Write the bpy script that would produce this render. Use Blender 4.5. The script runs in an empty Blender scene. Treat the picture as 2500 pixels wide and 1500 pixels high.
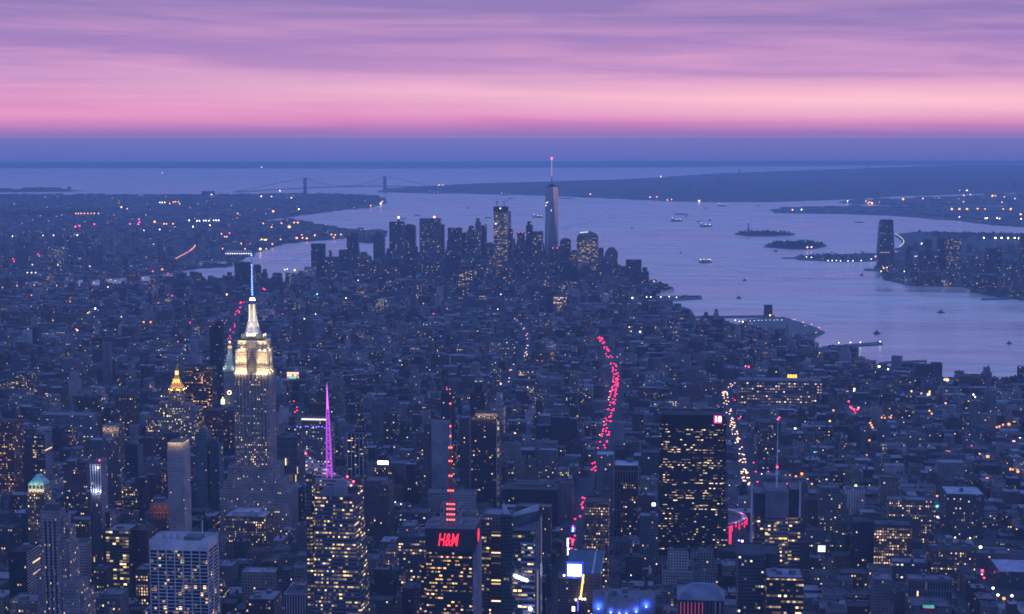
import bpy, math, random
from mathutils import Vector, Matrix
S = bpy.context.scene
COL = S.collection
rnd = random.Random(11)

# ------------------------------------------------------------------ camera
CX, CY, CH = 499.9, -728.5, 619.5
YAW, PITCH, F = -0.10103, 0.10707, 3817.7          # F is in pixels of the 2500 px wide photograph
cam = bpy.data.cameras.new("camera"); cam.sensor_width = 36; cam.lens = 36*F/2500
cam.clip_start = 5; cam.clip_end = 200000
co = bpy.data.objects.new("camera", cam); COL.objects.link(co)
co.location = (CX, CY, CH); co.rotation_euler = (math.pi/2-PITCH, 0, -YAW)
S.camera = co
_c, _s, _cp, _sp = math.cos(YAW), math.sin(YAW), math.cos(PITCH), math.sin(PITCH)

def proj(x, y, z):
    dx, dy, dz = x-CX, y-CY, z-CH
    r = dx*_c-dy*_s; fw = dx*_s+dy*_c
    f2 = max(1.0, fw*_cp-dz*_sp); u2 = fw*_sp+dz*_cp
    return 1250+F*r/f2, 750-F*u2/f2
def ray(px, py):
    r = (px-1250)/F; u = (750-py)/F
    fw = _cp+u*_sp; up = -_sp+u*_cp
    return r*_c+fw*_s, -r*_s+fw*_c, up
def at(px, py, z=0.0):                              # the point at height z seen at a photo pixel
    a, b, c = ray(px, py); t = (z-CH)/c
    return CX+a*t, CY+b*t, z
def onY(px, py, Y):                                 # the point of the plane y = Y seen at a photo pixel
    a, b, c = ray(px, py); t = (Y-CY)/b
    return CX+a*t, CH+c*t

# ------------------------------------------------------------------ world: dusk sky with pink cloud streaks
def lin(*c): return tuple(((v/255)/12.92 if v <= 10 else ((v/255+0.055)/1.055)**2.4) for v in c)+(1.0,)
class NT:
    def __init__(s, nt): s.nt = nt
    def n(s, t, **kw):
        nd = s.nt.nodes.new(t)
        for k, v in kw.items(): setattr(nd, k, v)
        return nd
    def l(s, a, b): s.nt.links.new(a, b)
    def m(s, op, a, b=None, c=None, clamp=False):
        nd = s.nt.nodes.new('ShaderNodeMath'); nd.operation = op; nd.use_clamp = clamp
        for i, v in enumerate((a, b, c)):
            if v is None: continue
            if isinstance(v, (int, float)): nd.inputs[i].default_value = v
            else: s.l(v, nd.inputs[i])
        return nd.outputs[0]
    def mix(s, f, a, b, t='MIX'):
        nd = s.nt.nodes.new('ShaderNodeMix'); nd.data_type = 'RGBA'; nd.blend_type = t
        for i, v in ((0, f), (6, a), (7, b)):
            if isinstance(v, (int, float)): nd.inputs[i].default_value = v
            elif isinstance(v, tuple): nd.inputs[i].default_value = v
            else: s.l(v, nd.inputs[i])
        return nd.outputs[2]
    def ramp(s, f, stops, interp='LINEAR'):
        nd = s.nt.nodes.new('ShaderNodeValToRGB'); e = nd.color_ramp; e.interpolation = interp
        while len(e.elements) < len(stops): e.elements.new(0.5)
        for k, (p, c) in enumerate(stops): e.elements[k].position = p; e.elements[k].color = c
        s.l(f, nd.inputs[0]); return nd.outputs[0]
    def comb(s, x, y, z):
        nd = s.nt.nodes.new('ShaderNodeCombineXYZ')
        for i, v in enumerate((x, y, z)):
            if isinstance(v, (int, float)): nd.inputs[i].default_value = v
            else: s.l(v, nd.inputs[i])
        return nd.outputs[0]
    def noise(s, vec, scale, detail=4, rough=0.55, dist=0.0):
        nd = s.nt.nodes.new('ShaderNodeTexNoise'); nd.inputs['Scale'].default_value = scale
        nd.inputs['Detail'].default_value = detail; nd.inputs['Roughness'].default_value = rough
        nd.inputs['Distortion'].default_value = dist
        s.l(vec, nd.inputs['Vector']); return nd.outputs[0]

SUN_AZ, SUN_EL = math.radians(58), math.radians(5)
W = bpy.data.worlds.new("World"); S.world = W; W.use_nodes = True
W.cycles.sampling_method = 'MANUAL'; W.cycles.sample_map_resolution = 1024
w = NT(W.node_tree); W.node_tree.nodes.clear()
tc = w.n('ShaderNodeTexCoord'); sx = w.n('ShaderNodeSeparateXYZ'); w.l(tc.outputs['Generated'], sx.inputs[0])
el = sx.outputs[2]; az = w.m('ARCTAN2', sx.outputs[0], sx.outputs[1])
tilt = w.m('ADD', el, w.m('MULTIPLY', az, 0.014))
v1 = w.comb(w.m('MULTIPLY', az, 5.0), w.m('MULTIPLY', tilt, 95.0), 0.3)
n1 = w.noise(v1, 1.0, 6, 0.55, 0.6)
v2 = w.comb(w.m('MULTIPLY', az, 2.2), w.m('MULTIPLY', tilt, 42.0), 4.1)
n2 = w.noise(v2, 1.0, 5, 0.5, 0.4)
e2 = w.m('MULTIPLY', w.m('ADD', el, w.m('MULTIPLY', w.m('SUBTRACT', n2, 0.5), w.m('MULTIPLY', w.m('MULTIPLY', el, 40.0, clamp=True), 0.026))), 10.0)   # 1.0 = 5.7 degrees up
base = w.ramp(e2, [(0.0, lin(255, 165, 208)), (0.006, lin(208, 142, 198)), (0.022, lin(160, 121, 190)), (0.055, lin(176, 124, 190)), (0.105, lin(218, 134, 189)), (0.15, lin(231, 150, 199)), (0.27, lin(232, 160, 203)),
                   (0.42, lin(200, 150, 201)), (0.58, lin(170, 134, 195)), (0.74, lin(150, 127, 188)), (1.0, lin(150, 126, 187))])
pk = w.m('MULTIPLY', w.m('SUBTRACT', n1, 0.44), 3.4, clamp=True)
band = w.ramp(w.m('MULTIPLY', el, 10.0), [(0.0, (0, 0, 0, 1)), (0.12, (.45, .45, .45, 1)), (0.3, (.9, .9, .9, 1)), (0.55, (.6, .6, .6, 1)), (0.9, (.28, .28, .28, 1)), (1, (.25, .25, .25, 1))])
c1 = w.mix(w.m('MULTIPLY', pk, band), base, lin(230, 168, 208))
dk = w.m('MULTIPLY', w.m('SUBTRACT', 0.5, n1), 3.2, clamp=True)
c2 = w.mix(w.m('MULTIPLY', dk, w.m('MULTIPLY', band, 0.55)), c1, lin(148, 120, 184))
# the after-glow is brightest low down on the west (right) side
glow_az = w.m('MAXIMUM', 0.0, w.m('SUBTRACT', 1.0, w.m('MULTIPLY', w.m('ABSOLUTE', w.m('SUBTRACT', az, 0.12)), 1.9)))
gb = w.m('SUBTRACT', 1.0, w.m('MULTIPLY', w.m('ABSOLUTE', w.m('SUBTRACT', tilt, w.m('ADD', 0.0255, w.m('MULTIPLY', w.m('SUBTRACT', n2, 0.5), 0.014)))), 70.0), clamp=True)
glow = w.m('MULTIPLY', w.m('MULTIPLY', glow_az, gb), 1.15, clamp=True)
c3 = w.mix(glow, c2, lin(255, 196, 212))
up = w.ramp(el, [(0.0, lin(150, 118, 186)), (0.10, lin(146, 124, 196)), (0.3, lin(124, 140, 216)), (1.0, lin(96, 136, 230))])
back = w.ramp(el, [(0.0, lin(104, 118, 194)), (0.12, lin(120, 134, 208)), (0.4, lin(116, 144, 222)), (1.0, lin(96, 136, 230))])
front = w.m('MULTIPLY', w.m('SUBTRACT', 1.25, w.m('ABSOLUTE', w.m('SUBTRACT', az, 0.3))), 2.0, clamp=True)
hi = w.mix(1.0, w.mix(front, back, up), w.ramp(el, [(0.1, (1, 1, 1, 1)), (0.3, (1.22, 1.22, 1.22, 1))]), 'MULTIPLY')
lowf = w.m('MULTIPLY', w.m('MULTIPLY', w.m('SUBTRACT', 0.17, el), 12.0, clamp=True), front)
c4 = w.mix(w.m('ADD', 1.0, w.m('MULTIPLY', el, 75.0), clamp=True), lin(158, 118, 184), lin(255, 165, 208))   # the air beyond the sea's edge
c3 = w.mix(w.m('LESS_THAN', el, 0.0), c3, c4)
sky = w.mix(lowf, hi, c3)
bg = w.n('ShaderNodeBackground'); w.l(sky, bg.inputs[0]); bg.inputs[1].default_value = 1.0
nish = w.n('ShaderNodeTexSky'); nish.sky_type = 'NISHITA'; nish.sun_disc = False
nish.sun_elevation = math.radians(1); nish.sun_rotation = SUN_AZ
bg2 = w.n('ShaderNodeBackground'); w.l(nish.outputs[0], bg2.inputs[0]); bg2.inputs[1].default_value = 0.0003
ad = w.n('ShaderNodeAddShader'); w.l(bg.outputs[0], ad.inputs[0]); w.l(bg2.outputs[0], ad.inputs[1])
wo = w.n('ShaderNodeOutputWorld'); w.l(ad.outputs[0], wo.inputs[0])

sl = bpy.data.lights.new("sun", 'SUN'); sl.energy = 0.18; sl.angle = math.radians(18); sl.color = (1, .6, .62)
so = bpy.data.objects.new("sun", sl); COL.objects.link(so)
dirn = Vector((math.sin(SUN_AZ)*math.cos(SUN_EL), math.cos(SUN_AZ)*math.cos(SUN_EL), math.sin(SUN_EL)))
so.rotation_euler = dirn.to_track_quat('Z', 'Y').to_euler(); so.location = dirn*3000

S.view_settings.view_transform = 'Standard'; S.view_settings.look = 'None'
S.view_settings.exposure = 0.0; S.view_settings.gamma = 1.0
cy = S.cycles
cy.max_bounces = 4; cy.diffuse_bounces = 2; cy.glossy_bounces = 2; cy.volume_bounces = 1; cy.transmission_bounces = 2
cy.sample_clamp_indirect = 1.5; cy.caustics_reflective = False; cy.caustics_refractive = False
cy.use_denoising = True; cy.pixel_filter_type = 'BLACKMAN_HARRIS'; cy.filter_width = 1.7

# ------------------------------------------------------------------ materials
MATS = {}
def principled(name):
    m = bpy.data.materials.new(name); m.use_nodes = True
    t = NT(m.node_tree); b = m.node_tree.nodes['Principled BSDF']
    return m, t, b
def facade_material():
    m, t, b = principled("facade")
    A = lambda n: t.n('ShaderNodeAttribute', attribute_name=n)
    wc, pr, p2, lc = A('wcol'), A('prm'), A('prm_b'), A('lcol')
    sp = t.n('ShaderNodeSeparateXYZ'); t.l(pr.outputs['Vector'], sp.inputs[0])
    sq = t.n('ShaderNodeSeparateXYZ'); t.l(p2.outputs['Vector'], sq.inputs[0])
    uv = t.n('ShaderNodeUVMap', uv_map='UVMap'); su = t.n('ShaderNodeSeparateXYZ'); t.l(uv.outputs[0], su.inputs[0])
    U = t.m('DIVIDE', su.outputs[0], sp.outputs[0]); V = t.m('DIVIDE', su.outputs[1], sp.outputs[1])
    cu, cv = t.m('FLOOR', U), t.m('FLOOR', V); fu, fv = t.m('FRACT', U), t.m('FRACT', V)
    mu = t.m('LESS_THAN', t.m('ABSOLUTE', t.m('SUBTRACT', fu, 0.5)), t.m('MULTIPLY', sq.outputs[0], 0.5))
    mv = t.m('LESS_THAN', t.m('ABSOLUTE', t.m('SUBTRACT', fv, 0.5)), t.m('MULTIPLY', sq.outputs[1], 0.5))
    mask = t.m('MULTIPLY', mu, mv); seed = sq.outputs[2]; lit = sp.outputs[2]
    def wn(x, y, z):
        nd = t.n('ShaderNodeTexWhiteNoise', noise_dimensions='3D'); t.l(t.comb(x, y, z), nd.inputs['Vector']); return nd
    a = wn(cu, cv, seed); g = wn(t.m('FLOOR', t.m('DIVIDE', cu, 5.0)), cv, t.m('ADD', seed, 3.7)); fl = wn(cv, seed, 1.3)
    p = t.m('MULTIPLY', lit, t.m('ADD', 0.2, t.m('MULTIPLY', t.m('POWER', g.outputs[0], 3.0), 3.0)))
    p = t.m('ADD', p, t.m('MULTIPLY', t.m('MULTIPLY', t.m('GREATER_THAN', fl.outputs[0], 0.92), lit), 2.0))
    on = t.m('LESS_THAN', a.outputs[0], p)
    sc = t.n('ShaderNodeSeparateColor'); t.l(a.outputs[1], sc.inputs[0])
    strength = t.m('MULTIPLY', t.m('MULTIPLY', mask, on), t.m('ADD', 0.16, t.m('MULTIPLY', t.m('POWER', sc.outputs[1], 4.0), 3.6)))
    geo = t.n('ShaderNodeNewGeometry')
    gr = t.noise(geo.outputs['Position'], 0.05, 4, 0.6)
    wall = t.mix(1.0, wc.outputs['Color'], t.ramp(gr, [(0.3, (.62, .62, .64, 1)), (0.7, (1.25, 1.22, 1.2, 1))]), 'MULTIPLY')
    glass = t.mix(sc.outputs[0], (0.012, 0.016, 0.026, 1), (0.035, 0.04, 0.055, 1))
    t.l(t.mix(mask, wall, glass), b.inputs['Base Color'])
    t.l(t.m('SUBTRACT', 0.82, t.m('MULTIPLY', mask, 0.6)), b.inputs['Roughness'])
    warm = t.mix(t.m('MULTIPLY', sc.outputs[2], 0.7), lc.outputs['Color'], (1.0, .72, .45, 1))
    t.l(warm, b.inputs['Emission Color']); t.l(t.m('MULTIPLY', strength, .66), b.inputs['Emission Strength'])
    m.cycles.emission_sampling = 'NONE'
    return m
FAC = facade_material()
def em(col, k, name=None):
    key = ('em', col, k)
    if key not in MATS:
        m, t, b = principled(name or "lamp_glow")
        b.inputs['Base Color'].default_value = (.05, .05, .05, 1)
        b.inputs['Emission Color'].default_value = (*col, 1); b.inputs['Emission Strength'].default_value = k
        m.cycles.emission_sampling = 'NONE'; MATS[key] = m
    return MATS[key]
def plain(name, col, rough=0.7, metal=0.0, noise=None):
    if name not in MATS:
        m, t, b = principled(name)
        b.inputs['Roughness'].default_value = rough; b.inputs['Metallic'].default_value = metal
        geo = t.n('ShaderNodeNewGeometry'); g = t.noise(geo.outputs['Position'], noise or 0.2, 5, 0.6)
        t.l(t.mix(1.0, (*col, 1), t.ramp(g, [(0.3, (.55, .55, .55, 1)), (0.7, (1.35, 1.35, 1.35, 1))]), 'MULTIPLY'), b.inputs['Base Color'])
        MATS[name] = m
    return MATS[name]
METAL = plain("painted_steel", (.25, .25, .27), .5)
DARKMETAL = plain("dark_steel", (.06, .06, .07), .5)
WHITEMETAL = plain("white_steel", (.7, .7, .72), .5)
COPPER = plain("green_copper", (.22, .5, .42), .5)
GOLD = plain("gilded_tiles", (.8, .45, .10), .4, .0)
LEAF = plain("foliage", (.05, .065, .035), .9, 0, .08)
HULL = plain("ship_hull", (.05, .05, .06), .6)
WOOD = plain("tank_wood", (.09, .06, .045), .9)
def water_material():
    m, t, b = principled("water")
    b.inputs['Base Color'].default_value = (.86, .77, .60, 1); b.inputs['Roughness'].default_value = .22
    b.inputs['IOR'].default_value = 1.5; b.inputs['Metallic'].default_value = .62
    geo = t.n('ShaderNodeNewGeometry'); P = geo.outputs['Position']
    mp = t.n('ShaderNodeMapping'); mp.inputs['Rotation'].default_value = (0, 0, .5); mp.inputs['Scale'].default_value = (.0006, .0026, 1); t.l(P, mp.inputs[0])
    g = t.noise(mp.outputs[0], 1.0, 5, .55, .8)
    t.l(t.ramp(g, [(0.35, (.2, .2, .2, 1)), (0.65, (.42, .42, .42, 1))]), b.inputs['Roughness'])
    cur = t.noise(mp.outputs[0], 2.3, 6, .6, 1.4); t.l(t.mix(1.0, (.86, .77, .60, 1), t.ramp(cur, [(0.36, (.72, .72, .76, 1)), (0.5, (.95, .95, .95, 1)), (0.66, (1.12, 1.12, 1.1, 1))]), 'MULTIPLY'), b.inputs['Base Color'])
    wv = t.noise(P, .03, 3, .6); bp = t.n('ShaderNodeBump'); bp.inputs['Strength'].default_value = .6; bp.inputs['Distance'].default_value = 3.0
    t.l(wv, bp.inputs['Height']); t.l(bp.outputs[0], b.inputs['Normal'])
    return m
WATER = water_material()
ASPH = plain("asphalt", (.045, .045, .05), .8, 0, .02)
PAVE = plain("pavement_concrete", (.13, .13, .135), .85, 0, .05)
PAINT = plain("road_paint", (.6, .6, .58), .7)
CITYGROUND = plain("city_ground", (.055, .055, .06), .9, 0, .01)
WOODLAND = plain("woodland", (.04, .05, .035), .95, 0, .004)

# ------------------------------------------------------------------ mesh building
def st(wcol, cw=3.5, ch=3.6, lit=.12, fw=.6, fh=.55, lcol=(1, .62, .22)): return (wcol, cw, ch, lit, fw, fh, lcol)
def pl(col): return (col, 4, 4, 0, 0, 0, (1, 1, 1))
class MB:
    def __init__(s): s.v = []; s.f = []; s.uv = []; s.a = []; s.mi = []; s.mats = [FAC]
    def slot(s, m):
        if m not in s.mats: s.mats.append(m)
        return s.mats.index(m)
    def face(s, pts, style=None, uvs=None, seed=0.0, mat=None):
        i = len(s.v); s.v += [tuple(p) for p in pts]; s.f.append(tuple(range(i, i+len(pts))))
        s.uv += uvs or [(0.0, 0.0)]*len(pts); s.a.append((style or PLAIN, seed)); s.mi.append(0 if mat is None else s.slot(mat))
    def prism(s, lo, hi, style, roof=None, mat=None, seed=None, cap=True, uoff=0.0):
        """walls between two rings of (x, y, z) points, listed anticlockwise seen from above"""
        seed = rnd.random()*90 if seed is None else seed
        n = len(lo); u = uoff
        for i in range(n):
            j = (i+1) % n; a, b, c, d = lo[i], lo[j], hi[j], hi[i]
            L = math.dist(a[:2], b[:2])
            if math.dist(a, b) < 1e-6:
                s.face([a, c, d], style, [(u, a[2]), (u, c[2]), (u, d[2])], seed+i*.37, mat)
            elif math.dist(c, d) < 1e-6:
                s.face([a, b, c], style, [(u, a[2]), (u+L, b[2]), (u+L/2, c[2])], seed+i*.37, mat)
            else: s.face([a, b, c, d], style, [(u, a[2]), (u+L, b[2]), (u+L, c[2]), (u, d[2])], seed+i*.37, mat)
            u += L
        if cap and math.dist(hi[0], hi[1]) > 1e-6: s.face(hi, pl(roof or (.12, .12, .13)), None, seed, mat)
        return s
    def box(s, x0, x1, y0, y1, z0, z1, style=None, roof=None, rot=0.0, mat=None, seed=None, cap=True, bottom=False, piv=None):
        pts = [(x0, y0), (x1, y0), (x1, y1), (x0, y1)]
        if rot:
            cx, cy_ = piv or ((x0+x1)/2, (y0+y1)/2); c, q = math.cos(rot), math.sin(rot)
            pts = [(cx+(x-cx)*c-(y-cy_)*q, cy_+(x-cx)*q+(y-cy_)*c) for x, y in pts]
        s.prism([(x, y, z0) for x, y in pts], [(x, y, z1) for x, y in pts], style or PLAIN, roof, mat, seed, cap)
        if bottom: s.face([(x, y, z0) for x, y in reversed(pts)], style or PLAIN, None, 0, mat)
        return s
    def cyl(s, x, y, z0, z1, r0, r1=None, n=8, style=None, mat=None, roof=None):
        r1 = r0 if r1 is None else r1
        R = lambda r, z: [(x+r*math.cos(2*math.pi*k/n), y+r*math.sin(2*math.pi*k/n), z) for k in range(n)]
        return s.prism(R(r0, z0), R(max(r1, 1e-9), z1) if r1 > 0 else [(x, y, z1)]*n, style or PLAIN, roof, mat, 0.0, r1 > 0)
    def ball(s, x, y, z, r, mat=None, n=8, k=5, sz=1.0):
        for i in range(k):
            t0, t1 = -math.pi/2+math.pi*i/k, -math.pi/2+math.pi*(i+1)/k
            R = lambda t: [(x+r*math.cos(t)*math.cos(2*math.pi*q/n), y+r*math.cos(t)*math.sin(2*math.pi*q/n), z+r*sz*math.sin(t)) for q in range(n)]
            A, B = R(t0), R(t1)
            for q in range(n):
                p = (q+1) % n
                if i == 0: s.face([A[0], B[p], B[q]], None, None, 0, mat)
                elif i == k-1: s.face([A[q], A[p], B[0]], None, None, 0, mat)
                else: s.face([A[q], A[p], B[p], B[q]], None, None, 0, mat)
        return s
    def bar(s, a, b, r, mat=None, style=None):
        a, b = Vector(a), Vector(b); d = (b-a).normalized()
        u = d.cross(Vector((0, 0, 1)) if abs(d.z) < .95 else Vector((1, 0, 0))).normalized()*r; v = d.cross(u).normalized()*r
        A = [a+u, a+v, a-u, a-v]; B = [b+u, b+v, b-u, b-v]
        for i in range(4):
            j = (i+1) % 4; s.face([A[i], A[j], B[j], B[i]], style, None, 0, mat)
        s.face(B, style, None, 0, mat); s.face(A[::-1], style, None, 0, mat)
        return s
    def build(s, name, parent=None, loc=None):
        me = bpy.data.meshes.new(name); me.from_pydata(s.v, [], s.f)
        ul = me.uv_layers.new(name='UVMap'); ul.data.foreach_set('uv', [c for p in s.uv for c in p])
        for nm, ty, get in (('wcol', 'FLOAT_COLOR', lambda t, q: (*t[0], 1)), ('prm', 'FLOAT_VECTOR', lambda t, q: (t[1], t[2], t[3])),
                            ('prm_b', 'FLOAT_VECTOR', lambda t, q: (t[4], t[5], q)), ('lcol', 'FLOAT_COLOR', lambda t, q: (*t[6], 1))):
            at_ = me.attributes.new(nm, ty, 'FACE')
            at_.data.foreach_set('color' if 'COLOR' in ty else 'vector', [c for t, q in s.a for c in get(t, q)])
        for m in s.mats: me.materials.append(m)
        me.polygons.foreach_set('material_index', s.mi); me.update()
        o = bpy.data.objects.new(name, me); COL.objects.link(o)
        if parent is not None: adopt(o, parent)
        elif loc is not None:
            me.transform(Matrix.Translation(-Vector(loc))); o.location = loc
        return o
PLAIN = pl((.15, .15, .16))
def adopt(o, root):
    o.parent = root
    o.matrix_parent_inverse = Matrix.Translation(-Vector(root.location)) if root.parent is None else Matrix.Identity(4)
def tag(o, label=None, cat=None, group=None, kind=None):
    if label: o['label'] = label
    if cat: o['category'] = cat
    if group: o['group'] = group
    if kind: o['kind'] = kind
    return o
def empty(name, loc, label, cat, group=None):
    o = bpy.data.objects.new(name, None); COL.objects.link(o); o.location = loc; o.empty_display_size = 5
    return tag(o, label, cat, group)

# ------------------------------------------------------------------ land, water, roads
def sheet(name, pts, z, mat, skirt=None, kind='structure'):
    """a land mass: flat top at height z, its sides going down into the water"""
    if sum(a[0]*b[1]-b[0]*a[1] for a, b in zip(pts, pts[1:]+pts[:1])) < 0: pts = pts[::-1]
    m = MB(); n = len(pts)
    for i in range(n):
        a, b = pts[i], pts[(i+1) % n]
        m.face([(a[0], a[1], -.5), (b[0], b[1], -.5), (b[0], b[1], z), (a[0], a[1], z)], None, None, 0, mat)
    from mathutils.geometry import tessellate_polygon
    for t in tessellate_polygon([[Vector((x, y, 0)) for x, y in pts]]):
        q = [(pts[k][0], pts[k][1], z) for k in t]
        nz = (q[1][0]-q[0][0])*(q[2][1]-q[0][1])-(q[1][1]-q[0][1])*(q[2][0]-q[0][0])
        m.face(q if nz > 0 else q[::-1], None, None, 0, mat)
    return tag(m.build(name), None, None, None, kind)
def px2w(L): return [at(x, y, 0)[:2] for x, y in L]
def inside(poly, x, y):
    c = False; j = len(poly)-1
    for i in range(len(poly)):
        a, b = poly[i], poly[j]
        if (a[1] > y) != (b[1] > y) and x < (b[0]-a[0])*(y-a[1])/(b[1]-a[1])+a[0]: c = not c
        j = i
    return c
m = MB(); ww = 62000
for i in range(-4, 4):
    for j in range(0, 6):
        x0, y0 = i*11000, j*8000-2000; m.face([(x0, y0, 0), (x0+11000, y0, 0), (x0+11000, y0+8000, 0), (x0, y0+8000, 0)], None, None, 0, WATER)
tag(m.build("water"), None, None, None, 'structure')
MANH = [(1700, -1500), (1750, 600)]+px2w([(2560, 948), (2420, 938), (2330, 930), (2280, 916), (2200, 900), (2127, 888), (2010, 856), (1960, 842), (1900, 822), (1800, 797),
        (1690, 782), (1680, 770), (1620, 748), (1590, 732), (1604, 713), (1590, 702), (1555, 694), (1530, 674)])+[(-150, 7300), (-420, 7380), (-700, 7150)]+px2w([(950, 655), (850, 668), (760, 684), (560, 697), (400, 694), (300, 700), (0, 704), (-300, 714)])+[(-3000, 3500), (-3000, -1500)]
BROOK = px2w([(-300, 697), (0, 689), (120, 687), (300, 679), (396, 671), (480, 657), (560, 651), (600, 630), (640, 611), (700, 595), (850, 582), (945, 577), (945, 566), (850, 560),
        (700, 536), (640, 546), (600, 548), (640, 541), (700, 531), (780, 521), (830, 514), (900, 508), (948, 495), (920, 481), (860, 477), (800, 474), (700, 474), (500, 476), (0, 476), (-300, 476)])
CONEY = px2w([(-300, 472), (0, 470), (120, 469), (205, 467), (170, 464), (60, 462), (-300, 460)])
STATEN = px2w([(935, 470), (1070, 472), (1230, 475), (1367, 479), (1500, 485), (1600, 490), (1714, 494), (1884, 494), (2058, 488), (2187, 480), (2430, 472), (2700, 468), (2700, 405), (2400, 408), (2000, 415), (1750, 424), (1600, 434), (1478, 440), (1346, 447), (1180, 452), (941, 460)])
PORT = px2w([(2045, 496), (2062, 491), (2190, 486), (2430, 475), (2700, 470), (2700, 501), (2300, 504), (2170, 501)])
BAYON = px2w([(1880, 512), (1960, 505), (2180, 503), (2300, 505), (2700, 503), (2700, 566), (2560, 560), (2420, 550), (2330, 539), (2250, 533), (2170, 527), (2050, 523), (1890, 521)])
JERSEY = px2w([(2138, 657), (2150, 670), (2160, 685), (2228, 699), (2349, 701), (2380, 712), (2440, 728), (2560, 740), (2750, 790), (2750, 575), (2500, 571), (2240, 566), (2200, 571), (2182, 574), (2204, 592), (2196, 612), (2180, 628), (2150, 642)])
def ellipse_px(x, y, rx, ry, k=20, jag=.12):
    return px2w([(x+rx*math.cos(2*math.pi*i/k)*(1+rnd.uniform(-jag, jag)), y-ry*math.sin(2*math.pi*i/k)*(1+rnd.uniform(-jag, jag))) for i in range(k)])
LIBERTY = ellipse_px(1865, 572.5, 74, 5); ELLIS = ellipse_px(1945, 601, 78, 9)
FERRYIS = px2w([(1935, 630), (1950, 625), (2000, 623), (2100, 620), (2143, 619), (2143, 638), (2100, 640), (2040, 640), (1990, 637), (1950, 636)])
GOV = ellipse_px(905, 588, 34, 7); 
FAR = px2w([(-300, 411), (400, 411), (1000, 411.5), (1600, 409), (2100, 404), (2700, 400), (2700, 393), (1600, 394), (900, 395), (-300, 397)])
sheet("manhattan_ground", MANH, 1.5, CITYGROUND); sheet("brooklyn_ground", BROOK, 1.5, CITYGROUND)
for nm, P_, mt in (("sand_spit", CONEY, CITYGROUND), ("port_ground", PORT, CITYGROUND), ("peninsula_ground", BAYON, CITYGROUND),
                   ("jersey_ground", JERSEY, CITYGROUND), ("statue_island", LIBERTY, WOODLAND), ("wooded_island", ELLIS, WOODLAND), ("ferry_island", FERRYIS, CITYGROUND),
                   ("harbour_island", GOV, WOODLAND)): sheet(nm, P_, 1.5, mt)
def hills(name, poly, top, step, scale):
    """low rolling hills over a land polygon: a height grid that falls to the shore"""
    from mathutils import noise
    xs = [p[0] for p in poly]; ys = [p[1] for p in poly]
    nx = max(4, int((max(xs)-min(xs))/step)); ny = max(4, int((max(ys)-min(ys))/step)); H = {}
    seg = list(zip(poly, poly[1:]+poly[:1]))
    def dist(x, y):
        best = 1e9
        for (ax, ay), (bx, by) in seg:
            dx, dy = bx-ax, by-ay; t = max(0, min(1, ((x-ax)*dx+(y-ay)*dy)/(dx*dx+dy*dy+1e-9)))
            best = min(best, math.hypot(x-ax-t*dx, y-ay-t*dy))
        return best
    for i in range(nx+1):
        for j in range(ny+1):
            x = min(xs)+(max(xs)-min(xs))*i/nx; y = min(ys)+(max(ys)-min(ys))*j/ny
            h = -6.0
            if inside(poly, x, y):
                d = min(1, dist(x, y)/(step*4)); h = 2+top*d*(.35+.65*max(0, .5+.8*noise.noise(Vector((x/scale, y/scale, 1)))))+9*d*noise.noise(Vector((x/700, y/700, 5)))
            H[i, j] = (x, y, h)
    m = MB()
    for i in range(nx):
        for j in range(ny):
            q = [H[i, j], H[i+1, j], H[i+1, j+1], H[i, j+1]]
            if max(p[2] for p in q) > 0: m.face(q, None, None, 0, WOODLAND)
    return tag(m.build(name), None, None, None, 'structure')
sheet("staten_ground", STATEN, 1.2, WOODLAND); hills("hills", STATEN, 95, 300, 5200)
sheet("far_coast", FAR, 5, WOODLAND); hills("coast_hills", FAR, 75, 1500, 9000)

# avenues and streets of the grid: x and y of their centre lines
AVES = [-1680, -1400, -1130, -880, -630, -488, -348, -195, 86, 366, 643, 890, 1135, 1380, 1630]
STREETS = [882+80.4*k for k in range(-6, 30)]
def strip(m, pts, wd, z, mat):
    for (a, b) in zip(pts, pts[1:]):
        d = (Vector(b)-Vector(a)).normalized(); nrm = Vector((-d.y, d.x))*wd/2
        m.face([(a[0]-nrm.x, a[1]-nrm.y, z), (b[0]-nrm.x, b[1]-nrm.y, z), (b[0]+nrm.x, b[1]+nrm.y, z), (a[0]+nrm.x, a[1]+nrm.y, z)][::1], None, None, 0, mat)
def avepx(L): return [at(x, y, 2)[:2] for x, y in L]
SEVENTH = [(354, 500), (356, 1940), (367, 2100), (367, 3115), (363, 3319), (349, 3513), (323, 3778), (296, 3999), (278, 4180)]
EIGHTH = [(646, 500), (644, 2440), (638, 3078), (654, 3196), (669, 3266)]
SIXTH = [(86, 500), (86, 3000)]+avepx([(1247, 925), (1284, 865), (1292, 835), (1285, 810), (1258, 780)])
PARKS = avepx([(566, 823), (580, 770), (592, 738)])
m = MB(); mk = MB()
for pts, wd in ((SEVENTH, 19), (EIGHTH, 19), (SIXTH, 17)):
    strip(m, pts, wd, 1.512, ASPH)
    for a, b in zip(pts, pts[1:]):
        A, B = Vector(a), Vector(b); L = (B-A).length; d = (B-A)/L; q = Vector((-d.y, d.x)); s_ = 0
        while s_ < L-6:
            for off in (-5, 0, 5):
                p = A+d*s_+q*off; e = p+d*5
                mk.face([(p.x-q.x*.25, p.y-q.y*.25, 1.53), (p.x+q.x*.25, p.y+q.y*.25, 1.53), (e.x+q.x*.25, e.y+q.y*.25, 1.53), (e.x-q.x*.25, e.y-q.y*.25, 1.53)], None, None, 0, PAINT)
            s_ += 14
tag(m.build("road"), None, None, None, 'structure'); tag(mk.build("road_markings"), None, None, None, 'structure')

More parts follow.
